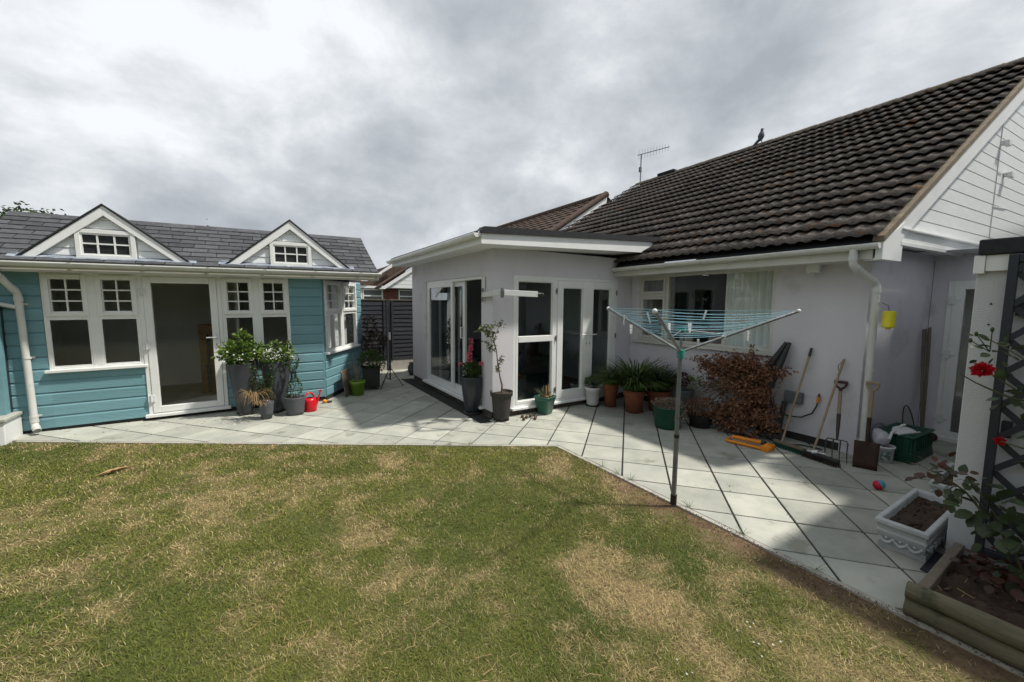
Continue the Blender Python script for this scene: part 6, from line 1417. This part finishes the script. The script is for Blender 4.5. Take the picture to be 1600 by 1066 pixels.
mb.add(vs, [(2*i, 2*i+2, 2*i+3, 2*i+1) for i in range(n)], True); mb.box(-.17, .17, -.07, -.055, .0, .012); mb.build('pan', M_whitepot, du2)
mb = MB(); mb.tube([(-.12, .0, .03), (-.22, -.03, .02), (-.30, -.06, -.04)], .014, 8); mb.tube([(0, .03, .05), (.01, .02, .075), (.035, .0, .085)], .012, 7); mb.build('handle', M_whitepot, du2)
bk_ = thing('white_bucket', 'small white tub with printed label standing left of the green crates', 'tub', (5.865, 1.50, 0))
pot_lathe(bk_, [(.082, 0), (.092, .165), (.100, .167), (.100, .185)], M_whitepot, 28)
mb = MB(); vs = []
for i in range(9): t = PI*1.02+.9*i/8; vs += [(math.cos(t)*.0925, math.sin(t)*.0925, .04), (math.cos(t)*.0965, math.sin(t)*.0965, .13)]
mb.add(vs, [(2*i, 2*i+2, 2*i+3, 2*i+1) for i in range(8)], True); mb.build('label', mat('printed_label', (.35, .52, .50), (.10, .14, .12), 28, .5, w=.04), bk_)
bg_ = thing('plastic_bag', 'crumpled white plastic bag and wrapper resting on the white tub', 'bag', (5.85, 1.53, .185))
mb = MB(); mb.ball((0, 0, .07), .085, 16, 12, (1, .9, .95)); mb.v = [(x*(1+.16*math.sin(17*z+9*y)+.08*math.sin(31*x)), y*(1+.15*math.sin(21*x+5*z)), z+.012*math.sin(33*x+20*y)) for x, y, z in mb.v]; mb.build('bag_body', mat('milky_plastic', (.55, .55, .60), (.42, .42, .50), 14, .35), bg_)
mb = MB(); mb.ball((.03, .03, .13), .05, 12, 8, (1.2, 1, .6)); mb.v = [(x+.012*math.sin(40*z), y, z+.01*math.sin(50*x)) for x, y, z in mb.v]; mb.build('bag_knot', MATS['milky_plastic'], bg_)
wd = thing('dark_tray', 'dark rounded tray tucked behind the green crates', 'tray', (6.1, 1.62, .0)); mb = MB(); mb.ball((0, 0, .30), .14, 14, 8, (1.2, .3, .5)); mb.box(-.1, .1, -.02, .02, 0, .28); mb.build('tray_body', M_greyplastic, wd)
wr_ = thing('wire_hoop', 'black wire mesh hoop leaning behind the green crates', 'hoop', (6.92, 1.56, 0))
mb = MB(); pts = [Vector((.22*math.cos(PI*i/16)-.0, -.02+.06*math.sin(PI*i/16), .12+.36*math.sin(PI*i/16))) for i in range(17)]; pts = [Vector((pts[0].x, pts[0].y, 0))]+pts+[Vector((pts[-1].x, pts[-1].y, 0))]; mb.tube(pts, .007, 6); mb.build('rim', M_blackpot, wr_)
mb = MB()
for i in range(-5, 6):
    x = i*.038; h_ = .12+.36*math.sqrt(max(0, 1-(x/.22)**2)); mb.tube([(x, .02, .0), (x, .02, h_)], .0012, 4, cap=False)
for j in range(10): z = .05+j*.045; w_ = .22*math.sqrt(max(.01, 1-max(0, (z-.12)/.37)**2)); mb.tube([(-w_, .02, z), (w_, .02, z)], .0012, 4, cap=False)
mb.build('mesh', M_steel, wr_)
rc = MB(); rc.ball((0, 0, .05), .07, 12, 8, (1.3, .8, .8)); o = rc.build('dark_red_cloth', mat('dark_red_cloth', (.07, .008, .010), None, 10, .9)); o.location = (7.32, 1.42, 0); tag(o, 'crumpled dark red cloth on the ground by the side door', 'cloth')
for i, (y0_, x1_, z1_, lb3) in enumerate(((1.585, 7.28, 1.44, 'leftmost of the bamboo canes leaning by the side door'), (1.575, 7.34, 1.45, 'second bamboo cane from the left by the side door'), (1.565, 7.42, 1.46, 'third bamboo cane from the left by the side door'), (1.56, 7.455, 1.465, 'rightmost of the bamboo canes leaning by the side door'))):
    r_ = (.014, .008, .013, .014)[i]; mb = MB(); b0 = Vector((7.24 if i < 2 else 7.30, 1.50, 0)); e_ = Vector((x1_-.02, y0_, z1_)); pts = [b0.lerp(e_, k/6)+Vector((.012*math.sin(k*1.3+i), 0, 0)) for k in range(7)]; mb.tube([p-b0 for p in pts], r_, 8)
    for k in range(1, 6): mb.tube([(pts[k]-b0)-Vector((0, 0, .006)), (pts[k]-b0)+Vector((0, 0, .006))], r_*1.2, 8)
    o = mb.build('bamboo_cane', M_oldwood); o.location = b0; tag(o, lb3, 'cane', 'canes by the side door')
# ball
bl = thing('toy_ball', 'small red ball with teal and blue patches on the paving', 'ball', (4.90, 1.265, 0)); mb = MB(); mb.ball((0, 0, .043), .043, 20, 14); mb.build('ball', mat('ball_red', (.55, .01, .05), None, 5, .5), bl)
mb = MB(); mb.ball((.006, -.010, .050), .0405, 16, 10); mb.v = [v for v in mb.v]; mb.build('blue_panel', mat('ball_blue', (.04, .22, .42), (.02, .35, .36), 14, .5), bl)
# wasp trap
wt = thing('wasp_trap', 'yellow wasp trap hanging from a downpipe bracket', 'wasp trap', (5.63, 1.50, 1.49))
mb = MB(); mb.lathe([(.001, .02), (.055, .02), (.058, .03), (.055, .035), (.054, .18), (.050, .192), (.001, .196)], 24); mb.build('trap_body', M_yellow, wt)
mb = MB(); mb.lathe([(.001, 0), (.022, .0), (.024, .022)], 14); mb.build('funnel', M_yellow, wt)
mb = MB(); mb.tube([(0, 0, .19), (-.01, .01, .25), (.02, .09, .29)], .003, 5); mb.build('hanging_wire', M_darkmetal, wt)
# fallen leaves / crumbs on the slabs
db = MB()
for i in range(260):
    z_ = rnd.choice(((5.0, 4.55, .9, .25), (5.4, 3.0, .3, .8), (6.4, 1.0, .9, .35), (1.0, 7.4, .6, .25), (-.2, 7.1, .7, .25), (3.2, 4.9, .4, .15), (4.6, 2.3, 1.2, 1.0), (-1.5, 7.3, .8, .15)))
    x, y = rnd.gauss(z_[0], z_[2]*.6), rnd.gauss(z_[1], z_[3]*.6)
    if x < 3.06 and y < 3.8: continue
    if x > 5.75 and y > 1.5: continue
    if x > 2.8 and y > 5.0: continue
    if x < .9 and y > 7.58 or x < -2.5: continue
    db.leaf((x, y, .003), (U(-1, 1), U(-1, 1), .1), U(.006, .016), U(.01, .03), .15, Vector((0, 0, 1)))
tag(db.build('fallen_leaves', M_dead), 'scattered dry leaves and crumbs on the paving', 'leaf litter', kind='stuff')
wd_ = MB()
for (x, y) in ((3.02, 3.0), (3.03, 2.78), (3.04, 1.98), (3.02, 1.52), (3.03, 2.62), (2.1, 4.33), (1.9, 4.45), (3.03, 1.05)):
    straps(wd_, (x, y, 0), 9, U(.05, .11), .003, 1.0, .02, .6)
tag(wd_.build('edge_weeds', M_leafmid), 'thin weeds growing along the edge of the paving', 'weeds', kind='stuff')

# ================================================================== trees behind the summerhouse
def tree(name, label, x, y, h, crown, n, m1, m2, seed, size=.09):
    t = thing(name, label, 'tree', (x, y, 0), 0, 'trees behind the summerhouse'); r2_ = random.Random(seed)
    mb = MB(); mb.tube([(0, 0, -.05), (.03, 0, h*.35), (-.02, 0, h*.7), (0, 0, h*.9)], [.13, .10, .06, .03], 10)
    tips = []
    for i in range(26):
        a = r2_.uniform(0, 6.28); z0_ = h*r2_.uniform(.35, .85); e_ = Vector((math.cos(a)*crown[0]*r2_.uniform(.4, 1), math.sin(a)*crown[1]*r2_.uniform(.4, 1), min(h, z0_+crown[2]*r2_.uniform(.1, .9)))); b_ = Vector((0, 0, z0_)); mb.tube([b_, b_.lerp(e_, .5)+Vector((0, 0, .06)), e_], [.03, .018, .006], 5); tips.append(e_)
    mb.build('trunk', M_stem, t); A, B = MB(), MB()
    for i in range(n):
        c_ = r2_.choice(tips); p = c_+Vector((r2_.gauss(0, .16), r2_.gauss(0, .16), r2_.gauss(0, .13))); (A if r2_.random() < .7 else B).leaf(p, (r2_.uniform(-1, 1), r2_.uniform(-1, 1), r2_.uniform(-.6, .8)), size*.45*r2_.uniform(.7, 1.3), size*r2_.uniform(.7, 1.3))
    A.build('crown', m1, t); B.build('crown_olive_leaves', m2, t); return t  # second leaf colour, mixed at random through the crown
tree('garden_tree', 'dark leafy tree above the left end of the summerhouse roof', -4.9, 12.4, 3.38, (1.1, 1.1, 1.0), 4600, M_leafdark, M_leafolive, 3, .10)
tree('garden_tree', 'sparse treetop just showing over the middle of the summerhouse roof', -1.15, 14.2, 3.75, (.55, .4, .8), 700, M_leafdark, M_leafolive, 9, .07)

# ================================================================== unseen hedges added behind and left of the view for the glass to reflect
def hedge(label, x0, x1, y0, y1, h, seed):
    r3 = random.Random(seed); t = thing('hedge', label, 'hedge', ((x0+x1)/2, (y0+y1)/2, 0), 0, 'unseen hedges added for reflections'); ox, oy = (x0+x1)/2, (y0+y1)/2
    mb = MB(); mb.box(x0-ox+.25, x1-ox-.25, y0-oy+.25, y1-oy-.25, -.05, h-.25); mb.build('inner_growth', M_leafdark, t)
    mb = MB(); n = int(900*max(x1-x0, y1-y0)/4)
    for i in range(n):
        f = r3.random(); x, y, z = r3.uniform(x0, x1), r3.uniform(y0, y1), h*r3.random()**.7
        if f < .7:
            if x1-x0 > y1-y0: y = r3.choice((y0, y1))
            else: x = r3.choice((x0, x1))
        else: z = h+r3.gauss(0, .12)
        mb.leaf((x-ox+r3.gauss(0, .12), y-oy+r3.gauss(0, .12), z), (r3.uniform(-1, 1), r3.uniform(-1, 1), r3.uniform(-.4, 1)), .16, .26)
    mb.build('foliage', M_leafmid, t)
hedge('tall unseen hedge added behind the camera for window reflections', -11, 9, -9.5, -8, 3.6, 1)
hedge('unseen hedge added left of the lawn for window reflections', -11.5, -10, -8, 12, 3.4, 2)
